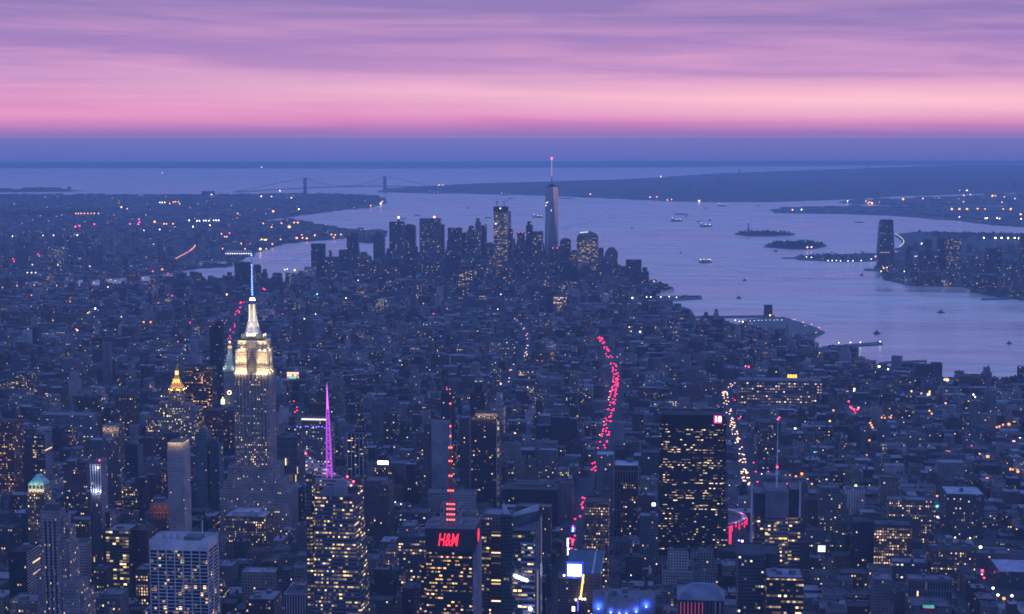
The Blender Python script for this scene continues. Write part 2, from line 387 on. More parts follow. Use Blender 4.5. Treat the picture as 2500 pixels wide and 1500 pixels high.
# ------------------------------------------------------------------ named buildings
PROT = []            # (x0, x1, ytop, ybottom, distance): what a filler building must not hide
FOOT = []            # footprints already taken
SHORT = []           # (px, py, short name): for the labels of the lesser buildings
def dist_of(x, y): return (x-CX)*_s+(y-CY)*_c
class Hero:
    def __init__(s, name, label, cat, short, z, xl, xr, yt, ybot, Y=None, group=None):
        s.Y = at((xl+xr)/2, yt, z)[1] if Y is None else Y
        x0, zz = onY(xl, yt, s.Y); x1, _ = onY(xr, yt, s.Y); s.z = zz
        s.root = empty(name, ((x0+x1)/2, s.Y, 1.5), label, cat, group)
        s.x0, s.x1 = x0, x1
        PROT.append((xl, xr, yt, ybot, dist_of((x0+x1)/2, s.Y)-2))
        SHORT.append(((xl+xr)/2, yt, short, (xl, xr, ybot)))
        s.mpp = dist_of(x0, s.Y)/F
    def w(s, xl, xr, yt, dy=0):                    # pixel edges and top on the plane Y+dy -> x0, x1, z
        a, z = onY(xl, yt, s.Y+dy); b, _ = onY(xr, yt, s.Y+dy); return a, b, z
    def block(s, xl, xr, yt, D, style, roof=None, dy=0, z0=1.5, part='wall', rim=True, foot=True, yb=None, kit=0, side=None):
        x0, x1, z = s.w(xl, xr, yt, dy); y0, y1 = s.Y+dy, s.Y+dy+D
        if yb is not None: z0 = onY(xl, yb, y0)[1]
        m = MB()
        if side is None: m.box(x0, x1, y0, y1, z0, z, style, cap=False)
        else:
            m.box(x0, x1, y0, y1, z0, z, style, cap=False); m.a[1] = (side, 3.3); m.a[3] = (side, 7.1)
        m.build(part, s.root)
        if foot: FOOT.append((x0-2, x1+2, y0-2, y1+2))
        MB().box(x0+.02, x1-.02, y0+.02, y1-.02, z-.4, z-.05, pl(roof or (.13, .13, .14)), roof or (.13, .13, .14)).build('roof', s.root)
        if rim: s.rim(x0, x1, y0, y1, z, style)
        for k in range(kit):
            a = rnd.uniform(x0+2, max(x0+3, x1-9)); b = rnd.uniform(y0+3, max(y0+4, y1-9))
            q = rnd.uniform(4, 8); h = rnd.uniform(2.5, 6)
            MB().box(a, min(a+q, x1-1), b, min(b+q, y1-1), z-.06, z+h, pl((.16, .15, .15)), (.2, .2, .21)).build('penthouse' if k == 0 else 'roof_unit', s.root)
        return x0, x1, y0, y1, z
    def rim(s, x0, x1, y0, y1, z, style, h=1.4, t=.6):
        m = MB(); c = pl(style[0])
        for a, b, p, q in ((x0, x1, y0, y0+t), (x0, x1, y1-t, y1), (x0, x0+t, y0+t, y1-t), (x1-t, x1, y0+t, y1-t)): m.box(a, b, p, q, z-.05, z+h, c, style[0])
        return m.build('parapet', s.root)
    def windows(s, x0, x1, z0, z1, Y, cw, ch, frac, wf=.8, hf=.55, cols=((1, .62, .22),), k=1.6, most=60, rowp=.5):
        """lit windows as panes of their own in a front wall, standing 5 cm proud of it"""
        nx, nz = int((x1-x0)/cw), int((z1-z0)/ch); ms = {}; got = 0
        cells = []
        for j in range(nz):
            r = rnd.random()
            for i in range(nx):
                if rnd.random() < frac*(.4+1.2*r): cells.append((i, j))
        rnd.shuffle(cells)
        for i, j in cells[:most]:
            key = rnd.randrange(len(cols)*5)
            if key not in ms:
                c = cols[key % len(cols)]; kk = k*(.22, .4, .6, 1, 1.9)[key//len(cols)]
                b = MB(); b.box(-cw*wf/2, cw*wf*(.5, .5, .1, .5, .3)[key//len(cols)], -.05, .1, -ch*hf/2, ch*hf/2, mat=em(c, kk, 'lit_window')); ms[key] = b.build('window', s.root); o = ms[key]
            else: o = ms[key].copy(); COL.objects.link(o)
            o.parent = s.root; o.matrix_parent_inverse = Matrix.Translation(-Vector(s.root.location))
            o.location = (x0+(i+.5)*cw, Y, z0+(j+.5)*ch)
    def lamp(s, x, y, z, energy, col=(1, .76, .36), r=.5, aim=None):
        l = bpy.data.lights.new('floodlight', 'SPOT' if aim else 'POINT'); l.energy = energy; l.color = col; l.shadow_soft_size = r
        o = bpy.data.objects.new('floodlight', l)
        if aim: l.spot_size = math.radians(38); l.spot_blend = .8; o.rotation_euler = (Vector(aim)-Vector((x, y, z))).to_track_quat('-Z', 'Y').to_euler()
        COL.objects.link(o); o.location = (x, y, z); adopt(o, s.root)
    def beacon(s, x, y, z, r=1.0, col=(1, .05, .12), k=6.0, part='beacon'):
        MB().ball(x, y, z, r, em(col, k), 8, 5).build(part, s.root)
    def mast(s, x, y, z0, z1, r0=.8, r1=.2, mat=None, part='antenna'):
        return MB().cyl(x, y, z0, z1, r0, r1, 8, mat=mat or METAL).build(part, s.root)

BRICK = (.10, .062, .055); DKBRICK = (.065, .045, .045); STONE = (.22, .19, .175); LIME = (.34, .30, .27); GREY = (.15, .15, .16); PALE = (.45, .43, .42)
DK = (.03, .032, .04); GLASS = (.06, .075, .1); TEAL = (.08, .13, .15); BEIGE = (.26, .21, .18); WHITE = (.72, .7, .7)
YEL = (1, .68, .24); ORG = (1, .42, .1); WRM = (1, .6, .24); WHT = (1, .9, .72)
PN = lambda c: (c, 3.0, 3.6, .13, .5, .5, WRM)

# ---- the art deco giant with the lit crown
def deco_giant():
    h = Hero('skyscraper', 'tallest art deco tower, floodlit gold crown and thin mast glowing blue and white', 'skyscraper', 'floodlit art deco giant', 300, 571, 655, 912, 1290, Y=1560)
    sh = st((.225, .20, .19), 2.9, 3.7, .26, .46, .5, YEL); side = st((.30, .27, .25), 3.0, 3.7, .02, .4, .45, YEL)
    lowst = st((.32, .28, .26), 2.9, 3.7, .09, .42, .5, WRM)
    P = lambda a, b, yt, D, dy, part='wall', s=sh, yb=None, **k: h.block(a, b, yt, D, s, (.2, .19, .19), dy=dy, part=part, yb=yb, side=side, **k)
    # base and lower setbacks, each standing a little proud of the one above
    P(536, 704, 1200, 62, -13, s=lowst); P(545, 684, 1178, 58, -9, s=lowst); P(556, 672, 1140, 54, -4, s=lowst)
    # shaft
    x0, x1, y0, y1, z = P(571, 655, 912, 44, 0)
    # two wings of the crown and the recessed middle
    cz = [st(LIME, 2.6, 3.7, .03, .4, .5, YEL)]*1
    a = P(574, 602, 857, 36, 4, 'crown_wing', cz[0], yb=912); b = P(626, 652, 857, 36, 4, 'crown_wing', cz[0], yb=912)
    P(602, 626, 857, 34, 7, 'crown_core', st((.16, .145, .14), 2.6, 3.7, .08, .5, .5, YEL), yb=912)  # middle bay's limestone coloured darker to imitate its unlit shade
    c = P(580, 650, 834, 28, 8, 'crown_tier', cz[0], yb=857); d = P(588, 642, 818, 22, 11, 'crown_tier', st(DK, 3, 4, 0, .4, .4), yb=834)
    # vertical piers on the front of the shaft: raised strips of stone
    for k in range(10):
        xa = x0+(x1-x0)*(k+.5)/10
        MB().box(xa-.45, xa+.45, h.Y-.7, h.Y-.003, 40, z-1, pl((.40, .36, .33))).build('pier', h.root)
    # mooring mast: flared foot, fluted shaft, lantern and antenna
    mx, mz = h.w(617.5, 619, 808, 22)[0], h.w(617, 619, 806, 22)[2]; my = h.Y+22
    zt = h.w(617, 619, 741, 22)[2]; zl = h.w(617, 619, 727, 22)[2]; za = h.w(617, 619, 646, 22)[2]; ztip = h.w(617, 619, 624, 22)[2]
    zb = h.w(617, 619, 819, 22)[2]
    R = lambda r, z: [(mx+r*math.cos(math.pi*(2*k+1)/8), my+r*math.sin(math.pi*(2*k+1)/8), z) for k in range(8)]
    mm = MB(); prof = [(13.5, zb), (13.0, zb+5), (11, zb+7), (9.8, zb+13), (7.4, mz+14), (5.6, mz+26), (5.0, zt)]
    for (r0, z0), (r1, z1) in zip(prof, prof[1:]): mm.prism(R(r0, z0), R(r1, z1), pl((.62, .6, .55)), (.5, .5, .5), cap=(z1 == zt))
    mast = mm.build('mooring_mast', h.root)
    g = MB()                                        # the mast's tall lit glazing
    for xo in (-3.2, 3.6):
        g.box(mx+xo-.9, mx+xo+.9, my-6.4, my-5.2, mz+14, zt-1, mat=em((1, .86, .55), 1.3))
    g.build('mast_glazing', h.root)
    MB().cyl(mx, my, zt, zt+4.5, 6.2, 5.2, 10, pl((.2, .22, .3))).cyl(mx, my, zt+4.5, zl, 4.8, 3.4, 10, mat=em((.95, .8, 1), 4)).build('lantern', h.root)
    MB().cyl(mx, my, zl, zl+3, 3, 1.6, 8, mat=METAL).cyl(mx, my, zl+3, za, 1.6, .9, 8, mat=em((.06, .2, 1), 2.2)).cyl(mx, my, za, ztip, .6, .25, 6, mat=METAL).build('antenna', h.root)
    q = MB(); n = 13
    for k in range(n):
        zz = zl+5+(za-zl-6)*k/(n-1); q.ball(mx, my-1.5, zz, .7 if k < 8 else .6, em((.6, .72, 1), 3), 6, 4)
    q.build('antenna_lamp', h.root)
    h.beacon(mx, my, za-9, 1.0); h.beacon(mx, my, ztip, 1.1, (.1, .35, 1), 6)
    # floodlights on the setbacks
    zw = a[4]-(a[4]-z)                                 # foot of the crown wings
    for px in (578, 588, 598, 630, 640, 649):
        x = h.w(px, px+1, 912, 0)[0]; h.lamp(x, h.Y-1.5, z+2, 7410); h.lamp(x, h.Y-5, z+3, 119700, aim=(x, h.Y+4, z+26))
    for dy in (10, 26): h.lamp(b[1]+4, h.Y+dy, z+2, 5700); h.lamp(b[1]+8, h.Y+dy, z+3, 102600, aim=(b[1], h.Y+dy, z+24))
    for px in (584, 594, 634, 646): x = h.w(px, px+1, 857, 4)[0]; h.lamp(x, h.Y+4, a[4]+1.5, 4275); h.lamp(x, h.Y-2, a[4]+3, 57000, aim=(x, h.Y+8, a[4]+15))
    for dy in (20,): h.lamp(c[1]+5, h.Y+dy, a[4]+2, 5130)
    for xo in (-9, 9): h.lamp(mx+xo, my-17, zb+2, 7410, (1, .9, .66)); h.lamp(mx+xo, my-22, zb+2, 34000, (1, .9, .66), aim=(mx, my, mz+22))
    for yo in (-6, 5): h.lamp(mx+19, my+yo, zb+2, 5130, (1, .9, .66)); h.lamp(mx+24, my+yo, zb+2, 26000, (1, .9, .66), aim=(mx, my, mz+22))
deco_giant()

# ---- the faceted glass tower with the purple spire
def crystal_tower():
    h = Hero('glass_tower', 'faceted crystal glass tower full of yellow offices below a magenta lit lattice spire', 'skyscraper', 'faceted crystal tower', 258, 770, 858, 1211, 1490, Y=840)
    gl = st((.11, .12, .155), 3.2, 4.1, .36, .93, .40, (1, .66, .2)); sd = st((.16, .17, .2), 3.0, 4.1, .16, .93, .4, (1, .72, .4))
    Y = h.Y; D = 42; pts = {}
    def V(px, py, dy): x, z = onY(px, py, Y+dy); return (x, Y+dy, z)
    a, b = V(770, 1211, 0), V(858, 1212, 0); e, f = V(786, 1500, -3), V(874, 1500, -3)
    zb = 1.5
    def down(p, q): t = (zb-p[2])/(q[2]-p[2]); return (p[0]+(q[0]-p[0])*t, p[1]+(q[1]-p[1])*t, zb)
    # left edge leans out downwards, right front corner leans right
    el = down(a, V(789-22, 1413, 0)); er = down(b, V(873, 1386, 0))
    br_t = V(886, 1186, D); br_b = down(br_t, V(905, 1489, D-4)); bl_t = V(762, 1190, D); bl_b = (el[0], Y+D, zb)
    MB().prism([el, er, br_b, bl_b], [a, b, br_t, bl_t], gl, cap=False, seed=5).build('wall', h.root)
    FOOT.append((el[0]-3, br_b[0]+3, Y-5, Y+D+5))
    m = MB(); zr = a[2]-6
    m.face([(a[0]+.3, Y+.3, zr), (b[0]-.3, Y+.3, zr), (br_t[0]-1, Y+D-1, zr), (bl_t[0]+1, Y+D-1, zr)], pl((.10, .11, .13))); m.build('roof', h.root)
    # machinery boxes in the open top
    x0, z1 = onY(787, 1190, Y+12); x1, _ = onY(816, 1190, Y+12); x2, _ = onY(843, 1190, Y+12)
    MB().box(x0, x1, Y+8, Y+22, zr, z1-2, pl((.2, .23, .28))).build('penthouse', h.root); MB().box(x1+.5, x2, Y+8, Y+24, zr, z1+5, pl((.26, .29, .34))).build('penthouse', h.root)
    # translucent slanted screen at the back, its peak at the left
    A, B, Cc, Dd = V(746, 1152, D+2), V(746, 1111, D+2), V(862, 1184, D+2), V(886, 1188, D+2)
    sc = st((.55, .53, .58), 2.2, 4.1, .4, .97, .35, (1, .78, .6))
    lo = V(746, 1240, D+2); lo2 = V(886, 1240, D+2)
    th = lambda p, t: (p[0], p[1]+t, p[2])
    P = [lo, lo2, Dd, Cc, B]
    m = MB(); m.face(P, sc, [(p[0], p[2]) for p in P], 3.3); m.face([th(p, 4) for p in reversed(P)], sc, [(p[0], p[2]) for p in reversed(P)], 4.4)
    for i in range(5): m.face([P[(i+1) % 5], P[i], th(P[i], 4), th(P[(i+1) % 5], 4)], pl((.2, .2, .22)))
    m.build('screen_wall', h.root)
    # the slimmer crystal at the left, behind
    l0, l1 = V(746, 1152, D-14), V(761, 1152, D-14)
    MB().box(l0[0], l1[0], Y+D-14, Y+D+2, 1.5, l0[2], st((.09, .11, .14), 3.6, 4.1, .45, .7, .4, YEL)).build('crystal_shaft', h.root)
    # spire
    sx_, sz = onY(804, 1149, Y+D-6); _, tz = onY(798, 934, Y+D-6); sy = Y+D-6; wdt = 2.7
    tx = onY(798, 934, sy)[0]; mg = em((.62, .09, 1), .9, 'magenta_light'); m = MB(); N = 11
    def ring(t): r = wdt*(1-t)**.8+.12; x = sx_+(tx-sx_)*t; z = sz-8+(tz-sz+8)*t; return [(x-r, sy-r, z), (x+r, sy-r, z), (x+r, sy+r, z), (x-r, sy+r, z)]
    ts = [k/N*.72 for k in range(N+1)]
    for t0, t1 in zip(ts, ts[1:]):
        A, B = ring(t0), ring(t1)
        for i in range(4):
            j = (i+1) % 4; m.bar(A[i], B[i], .35, mg); m.bar(A[i], B[j], .2, mg); m.bar(B[i], B[j], .3, mg)
    m.build('spire', h.root)
    A, B = ring(.72), ring(.98); MB().prism(A, B, PLAIN, mat=em((.8, .15, 1), 1.6)).bar(((A[0][0]+A[2][0])/2, sy, A[0][2]), (tx, sy, tz), .3, mg).build('spire_tip', h.root)
    for p in ((746.5, 1110, D+2), (848, 1167, D+4), (863, 1179, D+2)): x, z = onY(p[0], p[1], Y+p[2]); h.beacon(x, Y+p[2], z+1.2, 1.3)
crystal_tower()

# ---- the dark tower with red lettering and a latticed broadcast mast
def text(body, root, size, loc, mat, rot=(math.pi/2, 0, 0), shear=0.0, name='lettering', ext=.4, bold=0.0):
    c = bpy.data.curves.new(name, 'FONT'); c.body = body; c.size = size; c.align_x = 'CENTER'; c.align_y = 'CENTER'; c.extrude = ext; c.shear = shear; c.offset = bold
    o = bpy.data.objects.new(name, c); COL.objects.link(o); c.materials.append(mat); o.location = loc; o.rotation_euler = rot
    bpy.context.view_layer.update(); me = bpy.data.meshes.new_from_object(o.evaluated_get(bpy.context.evaluated_depsgraph_get())); COL.objects.unlink(o); bpy.data.objects.remove(o)
    if not me.materials: me.materials.append(mat)
    o = bpy.data.objects.new(name, me); COL.objects.link(o); o.location = loc; o.rotation_euler = rot
    adopt(o, root); return o
def mast_tower():
    h = Hero('office_tower', 'dark office tower with red slanted letters and a tall red striped broadcast mast', 'skyscraper', 'dark tower with red letters', 229, 1040, 1160, 1296, 1500, Y=850)
    dk = st((.035, .033, .04), 3.0, 4.0, .3, .75, .38, (1, .56, .18)); Y = h.Y
    x0, x1, y0, y1, z = h.block(1040, 1153, 1296, 46, dk, (.05, .05, .06), rim=False)
    h.block(1028, 1046, 1380, 40, dk, dy=4); h.block(1154, 1164, 1337, 44, pl((.36, .33, .37)), dy=1, part='corner_pier')
    s0, s1, sz = h.w(1037, 1160, 1290, -2.5); sb = onY(1040, 1345, Y-2.5)[1]
    MB().box(s0, s1, Y-2.5, Y+50, sb, sz, pl((.05, .045, .055)), bottom=True).build('sign_box', h.root)
    tx, tz = onY(1093, 1320, Y-3.2); RED = em((1, .02, .05), 2.4, 'red_neon')
    text('H&M', h.root, 19, (tx, Y-3.0, tz), RED, shear=.25, name='sign', bold=.1).scale = (.52, 1, 1)
    # round red sign seen edge on, on the west side
    rx, rz = onY(1168, 1306, Y+16); m = MB(); R = 7.2; ring = lambda x: [(x, Y+16+R*math.cos(2*math.pi*k/20), rz+R*math.sin(2*math.pi*k/20)) for k in range(20)]
    A, B = ring(s1), ring(s1+1.2); m.face(B, None, None, 0, RED)
    for k in range(20): m.face([A[k], B[k], B[(k+1) % 20], A[(k+1) % 20]], None, None, 0, DARKMETAL)
    m.build('round_sign', h.root)
    # open corner frames and the cube that carries the mast
    for (pa, pb) in ((1040, 1070), (1122, 1158)):
        m = MB(); a, zt = onY(pa, 1281, Y+2); b, _ = onY(pb, 1281, Y+2)
        for X in (a, b):
            for yy in (Y+2, Y+24): m.bar((X, yy, sz), (X, yy, zt), .5, METAL)
        for yy in (Y+2, Y+24): m.bar((a, yy, zt), (b, yy, zt), .5, METAL); m.bar((a, yy, sz), (b, yy, zt), .3, METAL); m.bar((b, yy, sz), (a, yy, zt), .3, METAL)
        for X in (a, b): m.bar((X, Y+2, zt), (X, Y+24, zt), .5, METAL)
        m.build('corner_frame', h.root)
    a, zc = onY(1077, 1236, Y+14); b, _ = onY(1121, 1236, Y+14); _, zm = onY(1077, 1281, Y+14)
    MB().box(a, b, Y+10, Y+34, sz, zm, pl((.16, .17, .22))).build('penthouse', h.root)
    m = MB()
    for X in (a, b):
        for yy in (Y+10, Y+34): m.bar((X, yy, zm), (X, yy, zc), .55, METAL)
    for zz in (zm+1, (zm+zc)/2, zc):
        m.bar((a, Y+10, zz), (b, Y+10, zz), .4, METAL); m.bar((a, Y+34, zz), (b, Y+34, zz), .4, METAL); m.bar((a, Y+10, zz), (a, Y+34, zz), .4, METAL); m.bar((b, Y+10, zz), (b, Y+34, zz), .4, METAL)
    m.build('mast_cradle', h.root)
    mx, _ = onY(1101, 1240, Y+22); my = Y+22; zs = [onY(1101, q, my)[1] for q in (1277, 1228, 1180, 1098, 1045, 985)]
    cols = [plain('mast_red', (.4, .08, .06), .6), plain('mast_white', (.5, .4, .4), .6)]
    m = MB(); ww_ = (2.2, 2.1, 1.6, 1.0, .6, .25)
    for k in range(5):
        A = [(mx+ww_[k]*i, my+ww_[k]*j, zs[k]) for i, j in ((-1, -1), (1, -1), (1, 1), (-1, 1))]; B = [(mx+ww_[k+1]*i, my+ww_[k+1]*j, zs[k+1]) for i, j in ((-1, -1), (1, -1), (1, 1), (-1, 1))]
        if k < 2:
            n = 6
            for q in range(n):
                L = lambda t, i: tuple(A[i][c]+(B[i][c]-A[i][c])*t for c in range(3))
                for i in range(4):
                    j = (i+1) % 4; m.bar(L(q/n, i), L((q+1)/n, i), .3, cols[0]); m.bar(L(q/n, i), L((q+1)/n, j), .18, cols[0]); m.bar(L((q+1)/n, i), L((q+1)/n, j), .2, cols[0])
        else: m.prism(A, B, PLAIN, mat=cols[k % 2])
    m.build('broadcast_mast', h.root)
    for py, n in ((1268, 4), (1255, 4), (1242, 4), (1230, 4), (1197, 3), (1161, 2), (1125, 2), (1092, 2), (1064, 1), (1040, 1), (985, 1)):
        zz = onY(1101, py, my)[1]; m = MB()
        for i in range(n):
            t = (i-(n-1)/2)*2.4; m.ball(mx+t, my-2.2, zz, 1.05, em((1, .12, .1), 3.2), 6, 4)
        m.build('beacon', h.root)
    h.windows(x0+1, x1-1, 60, sb-3, Y, 4.2, 4.0, .16, .85, .38, ((1, .58, .2), (1, .48, .12)), 1.4, 70)
mast_tower()

# ---- the white gridded slab
def grid_slab():
    h = Hero('office_slab', 'white gridded office slab with a blank top band and dark windows in wide rows', 'office tower', 'white gridded slab', 192, 364, 507, 1318, 1510)
    Y = h.Y; x0, x1, z = h.w(364, 507, 1318); D = 38; zb = onY(364, 1343, Y)[1]
    FOOT.append((x0-2, x1+2, Y-6, Y+D+2))
    W_ = (.60, .58, .60)
    MB().box(x0+.5, x1-.5, Y+.5, Y+D-.5, 1.5, zb, st((.03, .03, .04), 3.4, 3.95, .12, .96, .9, (.95, .62, .2)), cap=False).build('wall', h.root)
    MB().box(x0, x1, Y, Y+D, zb, z, pl(W_), cap=False, bottom=True).build('top_band', h.root)
    MB().box(x0+.1, x1-.1, Y+.1, Y+D-.1, z-3, z-1.5, pl((.33, .32, .34)), (.33, .32, .34)).build('roof', h.root)
    g = MB(); n = 7
    for k in range(n+1):                                # white frame: piers and floor bands
        xa = x0+(x1-x0)*k/n
        w_ = .9 if k in (0, n) else .5; g.box(max(x0, xa-w_), min(x1, xa+w_), Y-.3 if 0 < k < n else Y-.32, Y+.45, 1.5, zb-.01, pl(W_))
    zz = 6.0
    while zz < zb-1:
        g.box(x0+.02, x1-.02, Y-.1, Y+.44, zz, zz+.95, pl(W_), bottom=True); g.box(x1-.45, x1+.1, Y+.44, Y+D, zz, zz+1.3, pl(W_), bottom=True); zz += 3.95
    for k in range(3): g.box(x1-.46, x1+.2, Y+D*k/2-(1 if k else 0), Y+D*k/2+1, 1.5, zb-.01, pl(W_))
    g.build('facade_frame', h.root)
    h.windows(x0+1, x1-1, 6.95, zb-1, Y+.4, (x1-x0-2)/21, 3.95, .09, .92, .45, ((1, .62, .2), (.95, .75, .3), (1, .5, .2)), .8, 70)
    MB().box(x0+36, x0+54, Y+8, Y+24, z-1.6, z+2, pl((.12, .15, .14))).build('penthouse', h.root)
    for a in (12, 20, 27): MB().cyl(x0+a, Y+14, z-1.6, z+2.5, 1.8, 1.6, 10, pl((.4, .38, .38))).build('cooling_fan', h.root)
    MB().cyl(x0+51, Y+26, z-1.6, z+16, .8, .6, 8, mat=WHITEMETAL).build('flue', h.root)
grid_slab()

# ---- stepped limestone tower, bottom left
def stepped():
    h = Hero('stepped_tower', 'pale limestone setback tower with three dark vertical window stripes beside the gridded slab', 'skyscraper', 'striped limestone tower', 212, 99, 143, 1250, 1500)
    L = st((.30, .27, .26), 2.6, 3.6, .10, .35, .5, WRM); R = st((.36, .31, .30), 2.6, 3.6, .10, .5, .5, WRM)
    x0, x1, y0, y1, z = h.block(99, 143, 1250, 20, L, side=R); 
    for k in range(3):
        xa = x0+(x1-x0)*(.25+.25*k); MB().box(xa-.75, xa+.75, y0-.25, y0-.003, 1.5, z-10, pl((.02, .02, .03))).build('window_stripe', h.root)
    for a, b, yt, dy, D in ((104, 157, 1267, 4, 18), (106, 168, 1290, 8, 20), (106, 172, 1330, 12, 24), (90, 106, 1400, 6, 24), (152, 193, 1426, -3, 28), (160, 204, 1452, 1, 34)):
        h.block(a, b, yt, D, L, (.16, .16, .17), dy=dy, side=R, part='setback')
    a, b, q = h.w(107, 138, 1232, 4); MB().box(a, b, y0+5, y0+16, z-.06, q, pl((.09, .085, .09))).build('penthouse', h.root)
    MB().box(a+3, a+9, y0+8, y0+14, q-.01, q+4, pl((.22, .21, .2))).build('roof_unit', h.root)
stepped()

def copper_roof():
    h = Hero('copper_roof_tower', 'brown tower under a floodlit green copper pyramid roof, left edge of the city', 'skyscraper', 'green pyramid roof tower', 168, 66, 109, 1203, 1440)
    s = st((.17, .12, .09), 2.8, 3.7, .28, .45, .55, YEL); x0, x1, y0, y1, z = h.block(66, 109, 1203, 24, s)
    a, b, z2 = h.w(69, 107, 1184, 2); cr = st((.36, .33, .26), 5, 9, 0, .5, .7)
    MB().box(a, b, y0+2, y1-2, z-.06, z2, cr, cap=False).build('crown', h.root)
    ap = onY(91, 1159, h.Y+12)[1]; cx = (a+b)/2; A = [(a-.5, y0+1.5, z2), (b+.5, y0+1.5, z2), (b+.5, y1-1.5, z2), (a-.5, y1-1.5, z2)]
    B = [(cx-3, h.Y+9, ap), (cx+3, h.Y+9, ap), (cx+3, h.Y+15, ap), (cx-3, h.Y+15, ap)]
    MB().prism(A, B, PLAIN, mat=COPPER).build('pyramid_roof', h.root)
    for k in range(4): h.lamp(a+(b-a)*(k+.5)/4, y0-.5, z+2, 800, (1, .95, .6))
    for k in range(3): h.lamp(a+(b-a)*(k+.5)/3, y0-1.2, z2+1.5, 800, (.9, 1, .75))
copper_roof()

def slim_lit():
    h = Hero('slim_tower', 'slender apartment tower with cool blue white floodlit top and one red beacon', 'apartment tower', 'slender blue topped tower', 188, 221, 245, 1136, 1425)
    f = st((.12, .10, .12), 2.9, 3.3, .05, .5, .97, WRM); g = st((.30, .27, .29), 2.9, 3.3, .03, .5, .6, WRM)
    x0, x1, y0, y1, z = h.block(221, 245, 1136, 26, f, side=g); zl = onY(221, 1200, h.Y)[1]
    for k in range(5):
        xa = x0+(x1-x0)*(k+.0)/4; MB().box(xa-.4, xa+.4, y0-.6, y0-.004, zl, z+2, pl((.6, .62, .7))).build('crown_fin', h.root)
    MB().box(x0+.5, x1-.5, y0+6, y1-.5, z-.06, z+5, pl((.2, .19, .22))).build('penthouse', h.root)
    h.block(221, 268, 1252, 26, f, side=g, dy=14, part='rear_wing')
    for k in range(3): h.lamp(x0+(x1-x0)*(k+.5)/3, y0-3, zl-1, 4200, (.62, .75, 1))
    h.lamp((x0+x1)/2, y0-5, z-4, 2500, (.65, .75, 1))
    h.beacon(x1-2.5, y0+4, z+6, 1.1); h.beacon(x1-3, y0-.5, z-3, 1.2, (1, .85, .6), 5, 'roof_lamp')
slim_lit()

def plaza_slab():
    h = Hero('black_slab', 'broad black office slab with scattered lit floors and a glowing square sign', 'skyscraper', 'broad black slab', 229, 1615, 1774, 1014, 1330, Y=1495)
    s = st((.022, .02, .025), 3.0, 3.7, .15, .9, .34, (1, .68, .32)); x0, x1, y0, y1, z = h.block(1615, 1766, 1014, 46, s, (.03, .03, .035), z0=1.5, kit=2)
    h.block(1611, 1774, 1030, 40, s, (.03, .03, .035), dy=4, part='wall')
    zb = onY(1615, 1036, h.Y)[1]; MB().box(x0+.05, x1-.05, h.Y-.5, h.Y+1, zb, z, pl((.015, .015, .02)), bottom=True).build('top_band', h.root)
    h.block(1608, 1778, 1240, 52, s, (.05, .05, .06), dy=-5, part='setback')
    a, zt = onY(1743, 1015, h.Y-1); b, zq = onY(1762, 1034, h.Y-1)
    MB().box(a, b, h.Y-1.4, h.Y-.55, zq, zt, mat=em((1, .03, .2), 1.5, 'pink_light'), bottom=True).build('sign', h.root)
    text('18', h.root, (zt-zq)*.98, ((a+b)/2, h.Y-1.6, (zt+zq)/2), em((1, .8, .8), 3.5), bold=.25, ext=.2)
    h.windows(x0+3, x1-3, 60, zb-2, h.Y, 6.5, 3.7, .10, .95, .3, ((1, .62, .34), (1, .7, .4)), .75, 80)
plaza_slab()

def arena():
    x, y = at(1723, 1259, 45)[:2]; R = 62; z = 45
    h = Hero('arena', 'round arena with a pink lit rim and red light columns beside the black slab', 'arena', 'round arena', 45, 1640, 1822, 1237, 1350, Y=y-R)
    h.root.location = (x, y, 1.5); FOOT.append((x-R-3, x+R+3, y-R-3, y+R+3))
    ring = lambda r, zz, n=48: [(x+r*math.cos(2*math.pi*k/n), y+r*math.sin(2*math.pi*k/n), zz) for k in range(n)]
    MB().prism(ring(R, 1.5), ring(R, z), pl((.16, .12, .13)), cap=False).build('wall', h.root)
    m = MB()
    for (ra, za), (rb, zb_) in (((R+.4, z), (R-7, z)), ((R-7, z), (R-7, z-4))):
        A, B = ring(ra, za), ring(rb, zb_)
        for k in range(48): j = (k+1) % 48; m.face([A[k], A[j], B[j], B[k]], pl((.42, .36, .40)))
    m.build('rim', h.root)
    MB().prism(ring(R-7, z-4.02), ring(8, z-9), pl((.07, .07, .09)), (.1, .1, .12)).build('roof', h.root)
    RED = em((1, .02, .12), 2.0)
    for k in range(48):
        a = 2*math.pi*k/48
        if math.sin(a) < .25 and k % 1 == 0:
            c, q = math.cos(a), math.sin(a); zl = 38 if math.cos(a) > .05 else 10
            MB().bar((x+(R+.6)*c, y+(R+.6)*q, 34 if k % 2 else 39), (x+(R+.6)*c, y+(R+.6)*q, 43), .8, RED).build('light_column', h.root)
    for px in (1771, 1783):
        X, zt = onY(px, 1285, y-R-2); _, zl = onY(px, 1318 if px < 1775 else 1328, y-R-2); MB().box(X-1.7, X+1.7, y-R-3, y-R-1.6, max(2, zl), zt, mat=RED).build('light_pylon', h.root)
    for a in (-70, -40, -10, 20, 60, 90): q = math.radians(a); h.lamp(x+(R-3)*math.cos(q), y+(R-3)*math.sin(q), z+4, 2600, (1, .25, .45))
arena()

